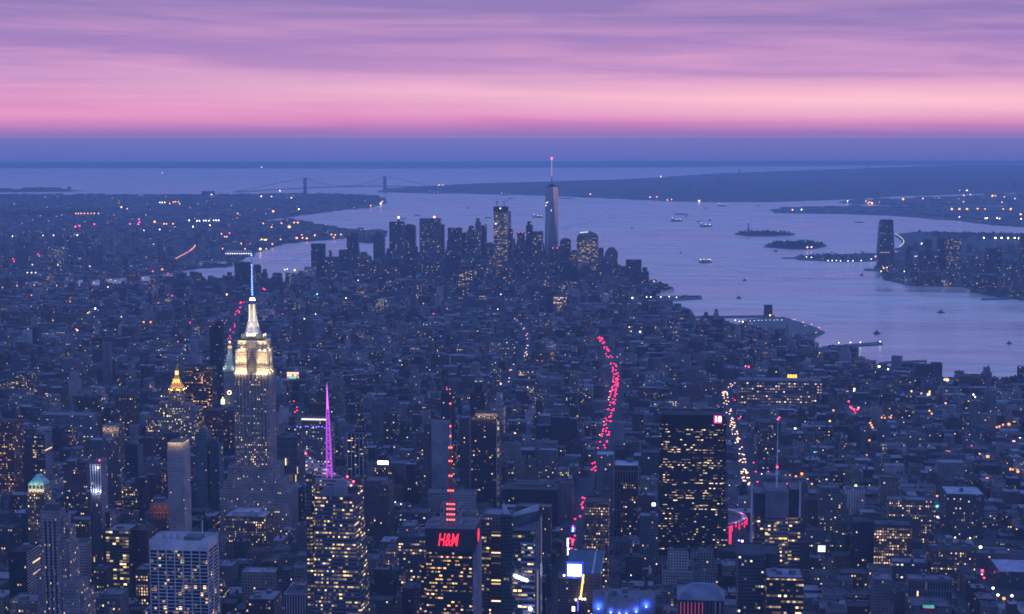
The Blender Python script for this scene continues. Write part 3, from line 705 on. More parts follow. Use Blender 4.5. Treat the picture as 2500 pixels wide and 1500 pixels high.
def screen_tower():
    h = Hero('screen_tower', 'cross shaped tower with a tall thin mast, dark screens on top and bright yellow floors', 'skyscraper', 'masted tower with yellow floors', 229, 1842, 1954, 1197, 1400, Y=1000)
    s = st((.12, .12, .14), 3.2, 4.2, .42, .92, .42, (1, .64, .2)); dkk = pl((.055, .06, .075)); Y = h.Y
    zs = onY(1842, 1259, Y)[1]; 
    x0, x1, y0, y1, z = h.block(1842, 1954, 1262, 40, s, rim=False)
    a, b, zt = h.w(1869, 1927, 1199, -3); MB().box(a, b, Y-3, Y+42, 1.5, onY(1869, 1259, Y-3)[1], st((.18, .17, .19), 3.2, 4.2, .3, .85, .42, (1, .64, .2)), cap=False).build('centre_bay', h.root)
    MB().box(a, b, Y-3, Y+42, onY(1869, 1259, Y-3)[1]+.01, zt, pl((.16, .155, .18))).build('top_screen', h.root)
    for l, r, top in ((1842, 1868, 1205), (1928, 1954, 1195)):
        p, q, zz = h.w(l, r, top, 2); MB().box(p, q, Y+2, Y+38, z+.01, zz, dkk).build('top_screen', h.root)
    for px, pt in ((1836, 1180), (1954, 1178)):
        X, zz = onY(px, pt, Y-1); MB().box(X-1.1, X+1.1, Y-1.5, Y+.5, 1.5 if px < 1900 else z, zz, pl((.5, .48, .52))).build('screen_edge', h.root)
    mx, zz = onY(1904, 1024, Y+18); mb = onY(1896, 1200, Y+18)[0]; MB().cyl(mb, Y+18, zt-.1, zz, .9, .25, 8, mat=WHITEMETAL).build('mast', h.root); h.beacon(mb, Y+18, zz, 1.0)
    h.beacon(mb, Y+16.5, onY(1899, 1141, Y+16)[1], 1.2)
    h.windows(a+.5, b-.5, 70, onY(1869, 1262, Y-3)[1], Y-3, 5, 4.2, .22, .95, .4, ((1, .66, .2), (1, .6, .16)), 1.3, 60)
screen_tower()

def gold_pyramid():
    h = Hero('gold_pyramid_tower', 'stone tower under a glowing gilded pyramid with lantern, left of the art deco giant', 'skyscraper', 'gilded pyramid tower', 150, 409, 452, 954, 1050, Y=2180)
    s = st(STONE, 3, 3.8, .3, .5, .55, YEL); x0, x1, y0, y1, z = h.block(410, 441, 954, 26, s)
    for a, b, yt, D, dy, l in ((396, 462, 990, 40, -4, .3), (372, 473, 1002, 60, -10, .35), (356, 474, 1020, 66, -16, .35), (386, 420, 985, 30, -6, .2)):
        h.block(a, b, yt, D, st(STONE, 3, 3.8, l, .5, .55, YEL), dy=dy, part='setback')
    cx = (x0+x1)/2+2*h.mpp; my = (y0+y1)/2; r = 20.5*h.mpp; zt = onY(426, 915, my)[1]; zl = onY(426, 905, my)[1]; ztp = onY(426, 893, my)[1]
    q = lambda r, zz: [(cx+r*math.cos(math.pi*(2*k+1)/8)*1.06, my+r*math.sin(math.pi*(2*k+1)/8)*1.06, zz) for k in range(8)]
    MB().prism(q(r, z-.2), q(r, z+3), pl((.5, .36, .16)), (.5, .36, .16)).build('cornice', h.root)
    MB().prism(q(r*.86, z+3.01), q(r*.17, zt), PLAIN, mat=GOLD).build('pyramid_roof', h.root)
    MB().prism(q(r*.2, zt+.01), q(r*.19, zl), PLAIN, mat=em((1, .55, .08), 2.4)).prism(q(r*.22, zl), q(.2, ztp), PLAIN, mat=GOLD).build('lantern', h.root)
    for k in range(8):
        a = math.pi*(2*k+1)/8; h.lamp(cx+(r+2.0)*math.cos(a), my+(r+2.0)*math.sin(a), z+2.5, 5200, (1, .55, .12))
    for k in (5, 6, 7): a = math.pi*k/4; h.lamp(cx+(r*.45+3)*math.cos(a), my+(r*.45+3)*math.sin(a), (z+zt)/2+4, 2500, (1, .6, .14))
    # two low wings with a colonnade of lights
    h.windows(x0-14, x0+18, onY(400, 1050, h.Y-10)[1], onY(400, 1004, h.Y-10)[1], h.Y-10, 3.4, 5, .35, .7, .6, ((1, .75, .3),), 1.5, 40)
gold_pyramid()

def cupola_tower():
    h = Hero('clock_tower', 'pale campanile with a lit clock and golden cupola, half behind the art deco giant', 'clock tower', 'campanile with golden cupola', 160, 546, 571, 898, 1000, Y=2429)
    s = st((.30, .30, .30), 3, 4, .05, .4, .5); x0, x1, y0, y1, z = h.block(546, 571, 905, 22, s, rim=False); cx = (x0+x1)/2; my = (y0+y1)/2
    zz = [onY(558, p, my)[1] for p in (905, 898, 862, 858, 850, 846, 833)]
    q = lambda r, t, n=4: [(cx+r*math.cos(2*math.pi*k/n+math.pi/4), my+r*math.sin(2*math.pi*k/n+math.pi/4), t) for k in range(n)]
    MB().prism(q(17, zz[0]-.5), q(17, zz[1]), pl((.4, .42, .40)), (.4, .4, .4)).build('cornice', h.root)
    MB().prism(q(14.5, zz[1]), q(5.5, zz[2]), pl((.3, .34, .34)), (.3, .3, .3)).build('pyramid_roof', h.root)
    MB().prism(q(5.2, zz[2], 8), q(4.6, zz[3]+4, 8), pl((.4, .5, .45)), (.3, .3, .3)).build('belfry', h.root)
    MB().ball(cx, my, (zz[4]+zz[5])/2, 5.0, em((1, .5, .1), 1.2), 10, 6, .7).ball(cx, my, zz[6]-2, 2.4, em((1, .6, .2), 3), 8, 5).bar((cx, my, zz[5]), (cx, my, zz[6]), .8, GOLD).build('cupola', h.root)  # glow put into the cupola ball's material imitates floodlit gilding
    for xo in (-5, 5): h.lamp(cx+xo, y0-3, zz[2]-2, 2500, (.8, 1, .8)); h.lamp(cx+xo*2, y0-3, zz[1]+2, 2200, (.85, 1, .75))
    kx, kz = onY(560, 959, h.Y-.5); m = MB()
    for k in range(16):
        a, b = 2*math.pi*k/16, 2*math.pi*(k+1)/16; P = lambda r, t: (kx+r*math.cos(t), h.Y-.6, kz+r*math.sin(t)); m.face([P(3.0, a), P(4.6, a), P(4.6, b), P(3.0, b)][::-1], None, None, 0, em((1, .8, .5), 3))
    m.build('clock_face', h.root)
    lx, lz = onY(544, 980, h.Y-14); MB().box(lx-3.4, lx+3.4, h.Y-16, h.Y-12, lz-6, lz+4, mat=em((1, .95, .5), 2.2)).bar((lx, h.Y-14, lz+4), (lx, h.Y-14, lz+9), 1.2, em((1, .95, .5), 2.2)).bar((lx, h.Y-14, 1.5), (lx, h.Y-14, lz-6), 2.5, METAL).build('lit_turret', h.root)
cupola_tower()

# ---- other towers one can pick out, from a table:
# name, label, category, short, height, left, right, top, lowest visible (photo pixels), depth, walls, west side, roof, kit, more blocks (left, right, top, set back, depth, walls, part)
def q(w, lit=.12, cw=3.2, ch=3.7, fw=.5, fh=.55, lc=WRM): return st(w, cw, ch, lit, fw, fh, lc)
HB, AB, OT = 'building', 'apartment building', 'office tower'
T = [
 ('black_tower', 'black slab with white banded west side, bottom left corner of the city', OT, 'black banded slab', 120, 20, 65, 1349, 1460, 40, q((.022, .022, .03), .05), q(PALE, .04, 40, 3.6, 1, .55), DK, 1, []),
 ('brick_tower', 'red brown brick tower with orange lit upper floors, cut by the left frame edge', AB, 'orange lit brick tower', 150, -30, 30, 1032, 1210, 40, q((.12, .05, .04), .3, lc=ORG), q((.16, .07, .05), .1), BRICK, 2, []),
 ('glass_tower', 'blue glass tower with pale striped west side above the green pyramid roof', OT, 'pale striped glass tower', 120, 79, 109, 1062, 1150, 30, q(GLASS, .25, 3, 3.8, .9, .55), q((.36, .37, .42), .05, 60, 3.8, 1, .5), GREY, 1, []),
 ('office_block', 'mid height office block glowing yellow on every floor left of the gridded slab', OT, 'yellow glowing block', 105, 258, 313, 1297, 1452, 40, st((.10, .09, .08), 4.5, 3.9, .8, .95, .62, (1, .72, .25)), q((.06, .05, .05), .03), (.2, .2, .22), 2, []),
 ('brick_block', 'windowless dark brown block with red roof hut between yellow block and gridded slab', HB, 'dark brown block', 102, 312, 358, 1296, 1440, 40, q((.05, .035, .035), .02), q(BRICK, .03), (.09, .05, .05), 2, []),
 ('stone_tower', 'plain stone tower with a row of lights under its flat top before the gilded pyramid', AB, 'lit topped stone tower', 193, 408, 447, 1100, 1300, 32, q((.36, .31, .30), .012, 2.6, 3.3, .35, .4), q((.42, .37, .37), .01, 2.6, 3.3, .4, .45), (.14, .13, .13), 1, [(409, 446, 1083, 1, 30, pl((.34, .29, .24)), 'crown')]),
 ('teal_tower', 'taller of the two teal glass towers beside the stone tower, ribbed pale edge', AB, 'taller teal tower', 140, 477, 504, 1060, 1250, 30, q((.13, .19, .22), .02, 3, 3.4, .7, .5), st((.26, .31, .34), 3.4, 3.4, .01, .5, .97, WRM), TEAL, 1, [(487, 498, 1050, 3, 14, q((.14, .2, .22), .0), 'penthouse')]),
 ('teal_tower', 'lower of the two teal glass towers, left of the art deco giant', AB, 'lower teal tower', 120, 511, 534, 1090, 1240, 26, q((.08, .13, .15), .02, 3, 3.4, .8, .6), st((.22, .27, .29), 3.4, 3.4, .01, .5, .97, WRM), TEAL, 1, [(513, 526, 1076, 3, 14, q(TEAL, .0), 'penthouse')]),
 ('brick_block', 'brown brick block with orange glowing top floor below the stone tower', HB, 'orange topped brick block', 82, 366, 420, 1232, 1300, 40, q(BRICK, .1), q(BRICK, .04), (.13, .12, .13), 3, [(368, 418, 1252, -3, 40, st((.2, .1, .07), 5, 8, .9, .6, .7, ORG), 'arcade'), (360, 424, 1270, -6, 50, q((.09, .05, .045), .1), 'wall')]),
 ('brick_block', 'red brown block with two bright yellow window rows left of the stone tower', HB, 'yellow rowed brick block', 78, 296, 336, 1182, 1255, 34, q(DKBRICK, .5, lc=YEL), q((.12, .05, .05), .05), GREY, 3, [(330, 352, 1168, 4, 24, q((.10, .045, .045), .03), 'wing')]),
 ('dark_tower', 'dark blue slab with pale west edge and tall thin chimney stack behind', OT, 'dark slab with stack', 120, 305, 336, 1090, 1165, 26, q((.03, .04, .06), .04, 3, 3.7, .8, .5), q((.3, .3, .34), .02, 30, 3.7, 1, .5), DK, 1, [(316, 331, 1042, 16, 14, q((.24, .22, .23), .02), 'stack')]),
 ('lit_top_block', 'low stone block whose attic is washed by warm floodlights', HB, 'flood washed attic block', 70, 249, 291, 1040, 1072, 30, q(STONE, .12), q(STONE, .05), GREY, 2, [(251, 289, 1052, -2, 30, st((.34, .3, .27), 3, 7, .8, .5, .8, YEL), 'attic')]),
 ('brown_tower', 'brown tower with three lit rows near its top right of the pale striped tower', OT, 'three lit rows tower', 105, 155, 212, 1128, 1210, 32, q((.11, .075, .075), .16), q((.2, .16, .16), .03), GREY, 2, []),
 ('dark_slab', 'dark glass slab with two orange lit bands behind the gilded pyramid tower', OT, 'dark banded slab', 160, 452, 517, 896, 1075, 30, q((.035, .025, .03), .34, 3, 3.8, .85, .5, ORG), q(DK, .05), DK, 1, []),
 ('needle_tower', 'thin black apartment tower with a vertical line of white lights and red beacons', AB, 'thin black tower', 200, 511, 526, 800, 960, 16, q((.022, .025, .035), .03), q((.03, .035, .05), .02), DK, 0, [(524, 541, 789, 2, 18, q((.02, .024, .034), .05), 'wall')]),
 ('brick_slab', 'dark red brick slab with orange dots right behind the clock campanile foot', HB, 'dark red brick slab', 95, 498, 570, 1004, 1120, 40, q((.085, .045, .045), .12, lc=ORG), q((.2, .11, .10), .02), DK, 2, []),
 ('white_roof_block', 'broad block with pale roof and warm windows below the art deco giant', HB, 'pale roofed broad block', 62, 546, 648, 1262, 1300, 44, q((.13, .11, .10), .35), q((.15, .13, .13), .1), (.42, .42, .46), 4, [(566, 630, 1252, 6, 30, pl((.4, .4, .44)), 'attic')]),
 ('ribbed_tower', 'grey ribbed stone tower right of the art deco giant', OT, 'grey ribbed tower', 112, 675, 726, 1078, 1185, 36, st((.15, .14, .15), 3.4, 14, .1, .5, .85, WRM), q((.17, .16, .17), .04), DK, 1, [(677, 724, 1070, 2, 32, pl((.05, .05, .06)), 'penthouse')]),
 ('lit_crown_block', 'broad stone block with a bright cornice line and small blue lights on its roof', OT, 'bright cornice block', 112, 718, 806, 1040, 1120, 40, q((.19, .18, .2), .2, 3, 3.8, .6, .5, WHT), q((.2, .19, .2), .08), GREY, 1, [(736, 797, 1022, 4, 24, q(GREY, .1), 'penthouse')]),
 ('framed_tower', 'black tower with white vertical lines right of the magenta spire', OT, 'white lined black tower', 130, 848, 886, 1062, 1165, 30, st((.025, .025, .032), 3, 3.7, .2, .95, .45, WRM), q((.05, .05, .06), .05), DK, 1, []),
 ('brown_block', 'broad brown masonry block with white roof strips right of the crystal tower', HB, 'brown masonry block', 100, 886, 949, 1186, 1300, 48, q((.10, .07, .07), .06), q((.12, .09, .09), .04), (.11, .10, .11), 4, [(890, 940, 1176, 10, 34, q((.13, .11, .12), .02), 'setback')]),
 ('white_crown_block', 'low dark block with a dazzling white rooftop sign near the white lined tower', HB, 'white signed block', 85, 914, 955, 1142, 1180, 30, q(DKBRICK, .2), q(DKBRICK, .1), DK, 0, []),
 ('grey_tower', 'grey slab with blank pale crown left of the red broadcast mast', AB, 'grey blank crowned slab', 150, 1052, 1097, 1032, 1190, 26, q((.06, .065, .08), .05), q((.19, .18, .19), .02), (.2, .2, .22), 1, [(1034, 1052, 1036, 6, 20, q((.12, .11, .12), .02), 'wing'), (1053, 1096, 1030, -1.5, 3, pl((.24, .24, .27)), 'crown')]),
 ('grey_tower', 'narrow grey ribbed slab right of the red broadcast mast', AB, 'narrow grey slab', 150, 1122, 1146, 1022, 1180, 26, q((.13, .125, .135), .03), st((.2, .19, .2), 3.4, 14, .02, .5, .85, WRM), GREY, 0, []),
 ('bronze_tower', 'dark glass tower with a warm lit top floor and one pale vertical edge', AB, 'warm topped glass tower', 165, 1150, 1213, 1022, 1205, 34, q((.035, .035, .04), .08, 3, 3.4, .8, .55, ORG), q((.05, .05, .06), .05), DK, 0, [(1160, 1220, 1011, 2, 28, st((.3, .24, .2), 4, 9, .95, .7, .6, (1, .7, .45)), 'crown')]),
 ('black_tower', 'black stepped tower with a narrow top behind the warm topped glass tower', AB, 'black stepped tower', 128, 1148, 1184, 960, 1010, 26, q((.03, .03, .035), .06), q(DK, .05), DK, 0, [(1157, 1177, 938, 3, 18, q((.025, .025, .03), .02), 'setback')]),
 ('black_tower', 'black slab with red roof lights behind the broadcast mast top', AB, 'red lamped black slab', 125, 1077, 1108, 960, 1020, 24, q((.035, .035, .04), .05), q(DK, .05), DK, 0, []),
 ('arena_block', 'long black flat topped block with pale roof strip beyond the wing roofed tower', HB, 'long black block', 72, 1226, 1362, 1196, 1240, 60, q((.022, .022, .03), .02), q(DK, .02), (.05, .05, .06), 0, [(1262, 1348, 1181, 30, 22, q((.22, .22, .25), .1), 'attic')]),
 ('glass_tower', 'green grey glass tower with lit floors between red letters and wing roof', OT, 'green grey glass tower', 190, 1162, 1198, 1271, 1500, 30, q((.08, .10, .11), .34, 3, 4, .93, .5, YEL), q((.06, .07, .08), .1), (.2, .2, .22), 2, [(1198, 1224, 1297, -4, 30, q((.07, .05, .055), .3, 30, 4, .95, .4, WRM), 'wall'), (1182, 1226, 1258, 6, 30, q((.14, .15, .17), .05), 'setback')]),
 ('low_office', 'grey glass office with one lit row left of the tower with red letters', OT, 'one lit row office', 110, 973, 1042, 1310, 1440, 40, q((.09, .10, .12), .28, 3, 3.9, .8, .5), q((.12, .12, .14), .1), GREY, 2, [(979, 1013, 1286, 6, 24, q((.16, .16, .18), .02), 'setback')]),
 ('white_roof_tower', 'dark tower with pale columns and a broad pale roof left of the black slab', OT, 'pale roofed column tower', 128, 1500, 1558, 1138, 1240, 40, st((.2, .19, .2), 4.2, 30, .04, .8, .95, WRM), q((.2, .2, .22), .04), (.42, .42, .46), 1, [(1456, 1499, 1112, 44, 30, q((.2, .2, .22), .05), 'wing')]),
 ('front_block', 'dark office with a blank black top in front of the pale roofed tower', OT, 'black topped office', 105, 1516, 1556, 1180, 1320, 30, q((.06, .055, .06), .22), q((.08, .08, .09), .06), DK, 0, []),
 ('round_crown_tower', 'brown stone tower with rounded crown and warm windows beside the busy red avenue', OT, 'round crowned brown tower', 150, 1427, 1486, 1228, 1350, 34, q((.14, .095, .085), .42, 3, 3.7, .5, .5, (1, .6, .25)), q((.17, .12, .11), .1), BRICK, 0, []),
 ('slim_tower', 'narrow grey tower with few lamps between red avenue and black slab', AB, 'narrow lamp dotted tower', 95, 1562, 1607, 1262, 1330, 22, q((.12, .12, .15), .05), q((.12, .12, .15), .03), (.3, .3, .34), 1, []),
 ('post_building', 'blocky grey tower with a sunken flat roof at the bottom right of centre', OT, 'sunken roof grey tower', 180, 1803, 1868, 1356, 1500, 50, q((.07, .075, .09), .14, 3, 3.9, .7, .5, WHT), q((.08, .08, .1), .03), (.05, .06, .07), 0, [(1806, 1905, 1353, 10, 40, q((.05, .055, .07), .03), 'wing')]),
 ('banded_office', 'black office with long warm window bands beside the sunken roof tower', OT, 'warm banded office', 166, 1872, 1962, 1412, 1500, 40, st((.03, .025, .03), 3, 6.0, .85, .95, .36, (1, .62, .32)), q((.05, .045, .05), .05), (.26, .26, .3), 3, []),
 ('green_apartment', 'pale green apartment slab with irregular top right of the masted tower', AB, 'pale green slab', 92, 1998, 2066, 1208, 1300, 30, q((.13, .15, .14), .07, 3, 3.1, .6, .5), q((.12, .14, .13), .03), GREY, 1, [(2004, 2050, 1192, 4, 20, q((.13, .15, .14), .05), 'setback')]),
 ('brown_apartment', 'brown apartment block between masted tower and pale green slab', AB, 'brown apartment block', 80, 1956, 1996, 1222, 1300, 30, q((.11, .08, .08), .06), q(BRICK, .03), DK, 1, []),
 ('lit_apartment', 'grey apartment block with warm rows of windows right of the pale green slab', AB, 'warm rowed apartment block', 70, 2171, 2284, 1222, 1290, 30, q((.11, .105, .115), .3), q(GREY, .08), GREY, 2, []),
 ('white_roof_block', 'dark block with bright white roof edge near the right margin', HB, 'white edged roof block', 72, 2312, 2404, 1208, 1280, 60, q((.07, .075, .09), .08), q((.08, .08, .1), .05), (.36, .37, .42), 1, []),
 ('brick_office', 'orange brick block with every window lit and a dark roof, right side', OT, 'fully lit orange brick block', 66, 2134, 2228, 1290, 1352, 44, st((.19, .10, .075), 3.6, 4.2, .95, .6, .55, (1, .62, .34)), q(BRICK, .06), (.07, .07, .09), 1, [(2136, 2226, 1283, 4, 34, pl((.05, .05, .06)), 'attic')]),
 ('dark_block', 'dark blank sided block left of the fully lit orange brick block', HB, 'dark blank block', 72, 2084, 2132, 1276, 1330, 40, q((.035, .035, .045), .02), q(DK, .02), DK, 0, []),
 ('brick_block', 'wide low brick block with broken rows of warm lights, right side', HB, 'wide low brick block', 50, 2274, 2384, 1345, 1400, 40, q((.13, .09, .085), .4), q(BRICK, .08), DK, 3, []),
 ('plain_tower', 'plain grey apartment tower with a low attic, bottom right', AB, 'plain grey tower', 75, 2133, 2180, 1416, 1500, 30, q((.17, .155, .17), .03), q(GREY, .02), (.18, .17, .19), 1, []),
 ('slab_apartment', 'grey blue apartment slab with vertical piers, bottom right', AB, 'grey piered slab', 62, 2218, 2326, 1416, 1470, 26, st((.13, .125, .15), 3.4, 12, .08, .5, .8, WRM), q(GREY, .04), GREY, 2, []),
 ('signed_garage', 'low grey building with a teal lettered roof sign, bottom right', HB, 'teal signed low building', 40, 2226, 2322, 1480, 1500, 40, q((.16, .15, .17), .05), q(GREY, .04), GREY, 1, []),
 ('flat_roof_depot', 'wide flat pale roof depot with an orange lamp, right margin', HB, 'pale flat depot', 26, 2440, 2530, 1398, 1420, 70, q((.09, .09, .11), .06), q(GREY, .04), (.36, .35, .42), 0, []),
 ('long_warehouse', 'very long block with two dotted rows of lit windows and amber roof sign', OT, 'long dotted block', 62, 1803, 2008, 930, 990, 60, st((.09, .075, .08), 6, 6.5, .85, .6, .4, (1, .68, .5)), q(GREY, .08), GREY, 3, [(1824, 1982, 965, -24, 20, st((.09, .075, .08), 6, 6.5, .9, .6, .4, (1, .66, .45)), 'wing')]),
 ('glowing_campus', 'bulky building under a sloping pale glass vault, far left', HB, 'pale vaulted building', 52, 96, 222, 1014, 1045, 40, q((.17, .19, .23), .1, 3, 4, .95, .4, WHT), q((.18, .2, .24), .05), GREY, 0, []),
 ('clock_tower', 'slender stone tower with two violet glowing discs, left of the thin black tower', 'clock tower', 'violet disc tower', 118, 463, 479, 832, 862, 18, q((.3, .3, .34), .0), q((.3, .3, .33), .0), GREY, 0, []),
 ('stone_block', 'long pale stone block at the foot of the violet disc tower', HB, 'long pale stone block', 60, 394, 483, 870, 905, 34, q((.24, .24, .27), .1), q(PALE, .04), GREY, 2, []),
 ('beige_slab', 'lone tall beige apartment slab rising over low houses, far left', AB, 'lone beige slab', 105, 249, 266, 838, 945, 18, q((.22, .18, .175), .03), q((.27, .23, .22), .02), GREY, 0, []),
 ('river_slab', 'tall dark apartment tower standing by the narrow river left of the deco mast', AB, 'dark riverside tower', 118, 572, 606, 642, 700, 40, q((.05, .045, .05), .03), q(DK, .02), DK, 1, []),
 ('white_lamp_slab', 'brown slab with a row of white lamps along its roof behind the art deco giant', AB, 'white lamped brown slab', 82, 712, 738, 780, 835, 20, q((.13, .09, .09), .04), q((.18, .14, .14), .02), GREY, 0, [(742, 764, 784, 10, 20, q((.17, .13, .13), .02), 'wing')]),
 ('shore_block', 'dark glass apartment block on the right shore with a paler neighbouring wing', AB, 'dark shore block', 62, 2234, 2276, 893, 925, 30, q((.06, .065, .08), .08), q(GREY, .03), DK, 1, [(2276, 2301, 889, 8, 24, q((.12, .11, .12), .05), 'wing'), (2250, 2284, 924, -30, 20, q((.14, .16, .2), .05), 'wing')]),
 ('shore_block', 'brown brick warehouse on the right shore with one lamp lit gable', HB, 'brick shore warehouse', 36, 2342, 2406, 920, 945, 40, q((.12, .08, .075), .08), q(BRICK, .05), BRICK, 1, []),
 ('red_lamp_tower', 'slim dark tower with one red roof lamp below the downtown cluster', AB, 'slim red lamped tower', 95, 1333, 1350, 716, 745, 24, q((.05, .05, .06), .03), q(DK, .03), DK, 0, []),
 ('lit_loft', 'broad loft with a fully lit upper row beside the slim red lamped tower', HB, 'lit loft', 55, 1343, 1386, 725, 745, 40, st((.2, .16, .15), 5, 6, .9, .7, .6, (1, .62, .35)), q(GREY, .1), GREY, 1, []),
 ('brick_tower', 'reddish brick tower with white roof on the left by the river', AB, 'reddish riverside tower', 60, 308, 338, 666, 700, 30, q((.24, .09, .08), .12, lc=(1, .2, .12)), q((.2, .08, .07), .1), GREY, 0, []),
 ('ribbed_office', 'dark office with white ribbed sides and machinery on its roof, bottom left of crystal tower', OT, 'white ribbed office', 118, 693, 805, 1452, 1500, 44, st((.34, .33, .36), 3.0, 40, .03, .55, .9, WRM), q((.3, .28, .31), .02), (.06, .065, .08), 4, []),
 ('dark_office', 'dark office with pale flat roof between gridded slab and white ribbed office', OT, 'pale topped dark office', 100, 600, 668, 1465, 1500, 40, q((.06, .065, .08), .12), q(GREY, .05), (.2, .2, .23), 3, []),
 ('grey_block', 'plain grey concrete block left of the gridded slab foot, bottom edge', HB, 'plain grey block', 88, 222, 292, 1462, 1500, 30, q((.2, .19, .2), .14), q(GREY, .05), GREY, 2, [(250, 296, 1452, 6, 24, q((.23, .22, .24), .03), 'setback')]),
 ('lit_block', 'small brown tower with rows of peach windows left of the gridded slab', AB, 'peach windowed tower', 92, 330, 362, 1392, 1500, 28, q((.09, .065, .065), .45, lc=(1, .6, .36)), q(BRICK, .08), GREY, 1, []),
 ('corner_block', 'beige block with a lit cornice in the bottom left corner', HB, 'beige corner block', 95, 24, 90, 1468, 1500, 30, q((.24, .2, .17), .2), q(BEIGE, .08), GREY, 2, []),
 ('green_lit_tower', 'dark narrow tower with a few greenish windows left of the yellow block foot', AB, 'greenish windowed tower', 100, 222, 258, 1393, 1470, 26, q((.05, .05, .055), .2, lc=(.9, 1, .5)), q(DK, .04), DK, 1, []),
]
def table(rows):
    out = {}
    for (name, label, cat, short, z, xl, xr, yt, yb, D, s, sd, rf, kit, more) in rows:
        h = Hero(name, label, cat, short, z, xl, xr, yt, yb)
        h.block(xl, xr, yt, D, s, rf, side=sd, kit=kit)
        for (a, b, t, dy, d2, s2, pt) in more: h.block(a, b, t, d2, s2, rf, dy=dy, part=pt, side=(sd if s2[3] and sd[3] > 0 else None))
        out[short] = h
    return out
HH = table(T)
def floods(short, dy, yt, n, en, col, up=1.5, west=0):
    h = HH[short]; z = onY(1250, yt, h.Y+dy)[1]
    for k in range(n): h.lamp(h.x0+(h.x1-h.x0)*(k+.5)/n, h.Y+dy-2.2, z+up, en, col)
    for k in range(west): h.lamp(h.x1+2.5, h.Y+6+k*9, z+up, en, col)
floods('lit topped stone tower', 0, 1101, 5, 900, (1, .75, .4), west=3); floods('flood washed attic block', -2, 1071, 5, 1200, (1, .7, .35), 3); floods('orange topped brick block', -6, 1268, 4, 1400, (1, .4, .1), 2); floods('warm topped glass tower', 0, 1024, 5, 1500, (1, .65, .4), 2)
h = HH['bright cornice block']; a, b, z = h.w(736, 797, 1024, 3.5); MB().box(a, b, h.Y+3.2, h.Y+3.98, z-1, z+1.2, mat=em((1, .8, .5), 2.4), bottom=True).build('light_strip', h.root); m = MB()
for k in range(9): m.ball(h.x0+5+(h.x1-h.x0-8)*(k+.7*rnd.random())/9, h.Y-.4, h.z-1+rnd.uniform(-.5, .5), .9, em((.2, .15, 1), 5), 6, 4)
m.build('blue_lamp', h.root)
h = HH['warm topped glass tower']; MB().box(h.x1-.8, h.x1+.3, h.Y-.5, h.Y+.5, 1.5, h.z, pl((.5, .42, .36))).build('edge_fin', h.root)
h = HH['white lined black tower']
for k in range(5): MB().box(h.x0+(h.x1-h.x0)*k/4-.45, h.x0+(h.x1-h.x0)*k/4+.45, h.Y-.6, h.Y-.003, 1.5, h.z+1, pl((.62, .6, .64))).build('edge_fin', h.root)

# ---- tower with folded wing roof and white script sign
def wing_tower():
    h = Hero('wing_roof_tower', 'faceted glass tower with pale folded wing parapets, zigzag struts and white script sign', 'skyscraper', 'wing roofed tower', 185, 1226, 1308, 1280, 1500, Y=830)
    g = st((.07, .085, .09), 3.2, 4.1, .22, .93, .5, YEL); Y = h.Y
    h.block(1222, 1250, 1262, 34, st((.045, .06, .06), 3, 4, .03, .7, .5), (.08, .1, .1), part='wall'); x0, x1, y0, y1, z = h.block(1250, 1306, 1294, 38, g, (.13, .14, .16), rim=False)
    v = lambda px, py, dy: (lambda p: (p[0], Y+dy, p[1]))(onY(px, py, Y+dy)); pale = pl((.42, .42, .44)); tl = pl((.08, .13, .13))
    def plate(P, s, t=1.2, name='wing'):
        m = MB(); Q = [(p[0], p[1]+t, p[2]) for p in P]; m.face(P, s); m.face(Q[::-1], s)
        for i in range(len(P)): j = (i+1) % len(P); m.face([P[j], P[i], Q[i], Q[j]], s)
        return m.build(name, h.root)
    plate([v(1226, 1261, 10), v(1250, 1262, 10), v(1229, 1227, 16)], pale)
    plate([v(1249, 1262, 10), v(1315, 1247, 30), v(1315, 1231, 32), v(1251, 1254, 12)], pale)
    plate([v(1250, 1290, 9.5), v(1307, 1275, 29), v(1315, 1248, 29.5), v(1249, 1262, 9.5)], tl, 2, 'wing_wall')
    for k in range(20):
        zz = z-14-k*4.3*1.5; m = MB()
        if zz < 60: break
        a, _ = onY(1270, 1400, Y); b, _ = onY(1306, 1400, Y); m.box(a+(k % 3)*1.2, b, Y-1.1, Y-.003, zz-1.0, zz+1.0, pl((.36, .33, .42)), bottom=True); m.build('canopy_band', h.root)
    pts = [(1262, 1340), (1249, 1368), (1262, 1394), (1246, 1440), (1266, 1470), (1252, 1500)]; m = MB()
    for a, b in zip(pts, pts[1:]): m.bar(v(*a, -1.6), v(*b, -1.6), .35, METAL)
    m.build('zigzag_strut', h.root)
    a, zt = onY(1307, 1300, Y+2); MB().prism([(x1, Y, 1.5), (x1+6, Y+4, 1.5), (x1+6, Y+30, 1.5), (x1, Y+36, 1.5)], [(x1, Y, z), (x1+5, Y+6, z+6), (x1+5, Y+26, z+12), (x1, Y+36, z)], st((.34, .33, .35), 2.5, 60, .02, .5, .97, WRM)).build('side_bay', h.root)
    m = MB(); wh = em((.85, .85, 1), 4.5, 'white_light'); sp_ = [(1255, 1408), (1259, 1404), (1263, 1412), (1267, 1408), (1271, 1414), (1275, 1411), (1279, 1417), (1284, 1415), (1288, 1420)]
    for a, b in zip(sp_, sp_[1:]): m.bar(v(*a, -2.2), v(*b, -2.2), 1.5, wh)
    m.build('script_sign', h.root)
    x, zz = onY(1295, 1487, Y-2); MB().ball(x, Y-2.2, zz, 2.0, em((.75, .8, 1), 7)).build('blue_floodlight', h.root); h.lamp(x, Y-4.5, zz, 2200, (.15, .25, 1)); h.lamp(onY(1268, 1412, Y)[0], Y-5, onY(1268, 1412, Y)[1], 1200, (.2, .3, 1))
    h.windows(x0+1, x1-1, 70, z-4, Y, 5, 4.1, .16, .9, .5, ((1, .68, .25), (1, .55, .2), (.9, .9, .5)), 1.4, 50)
wing_tower()

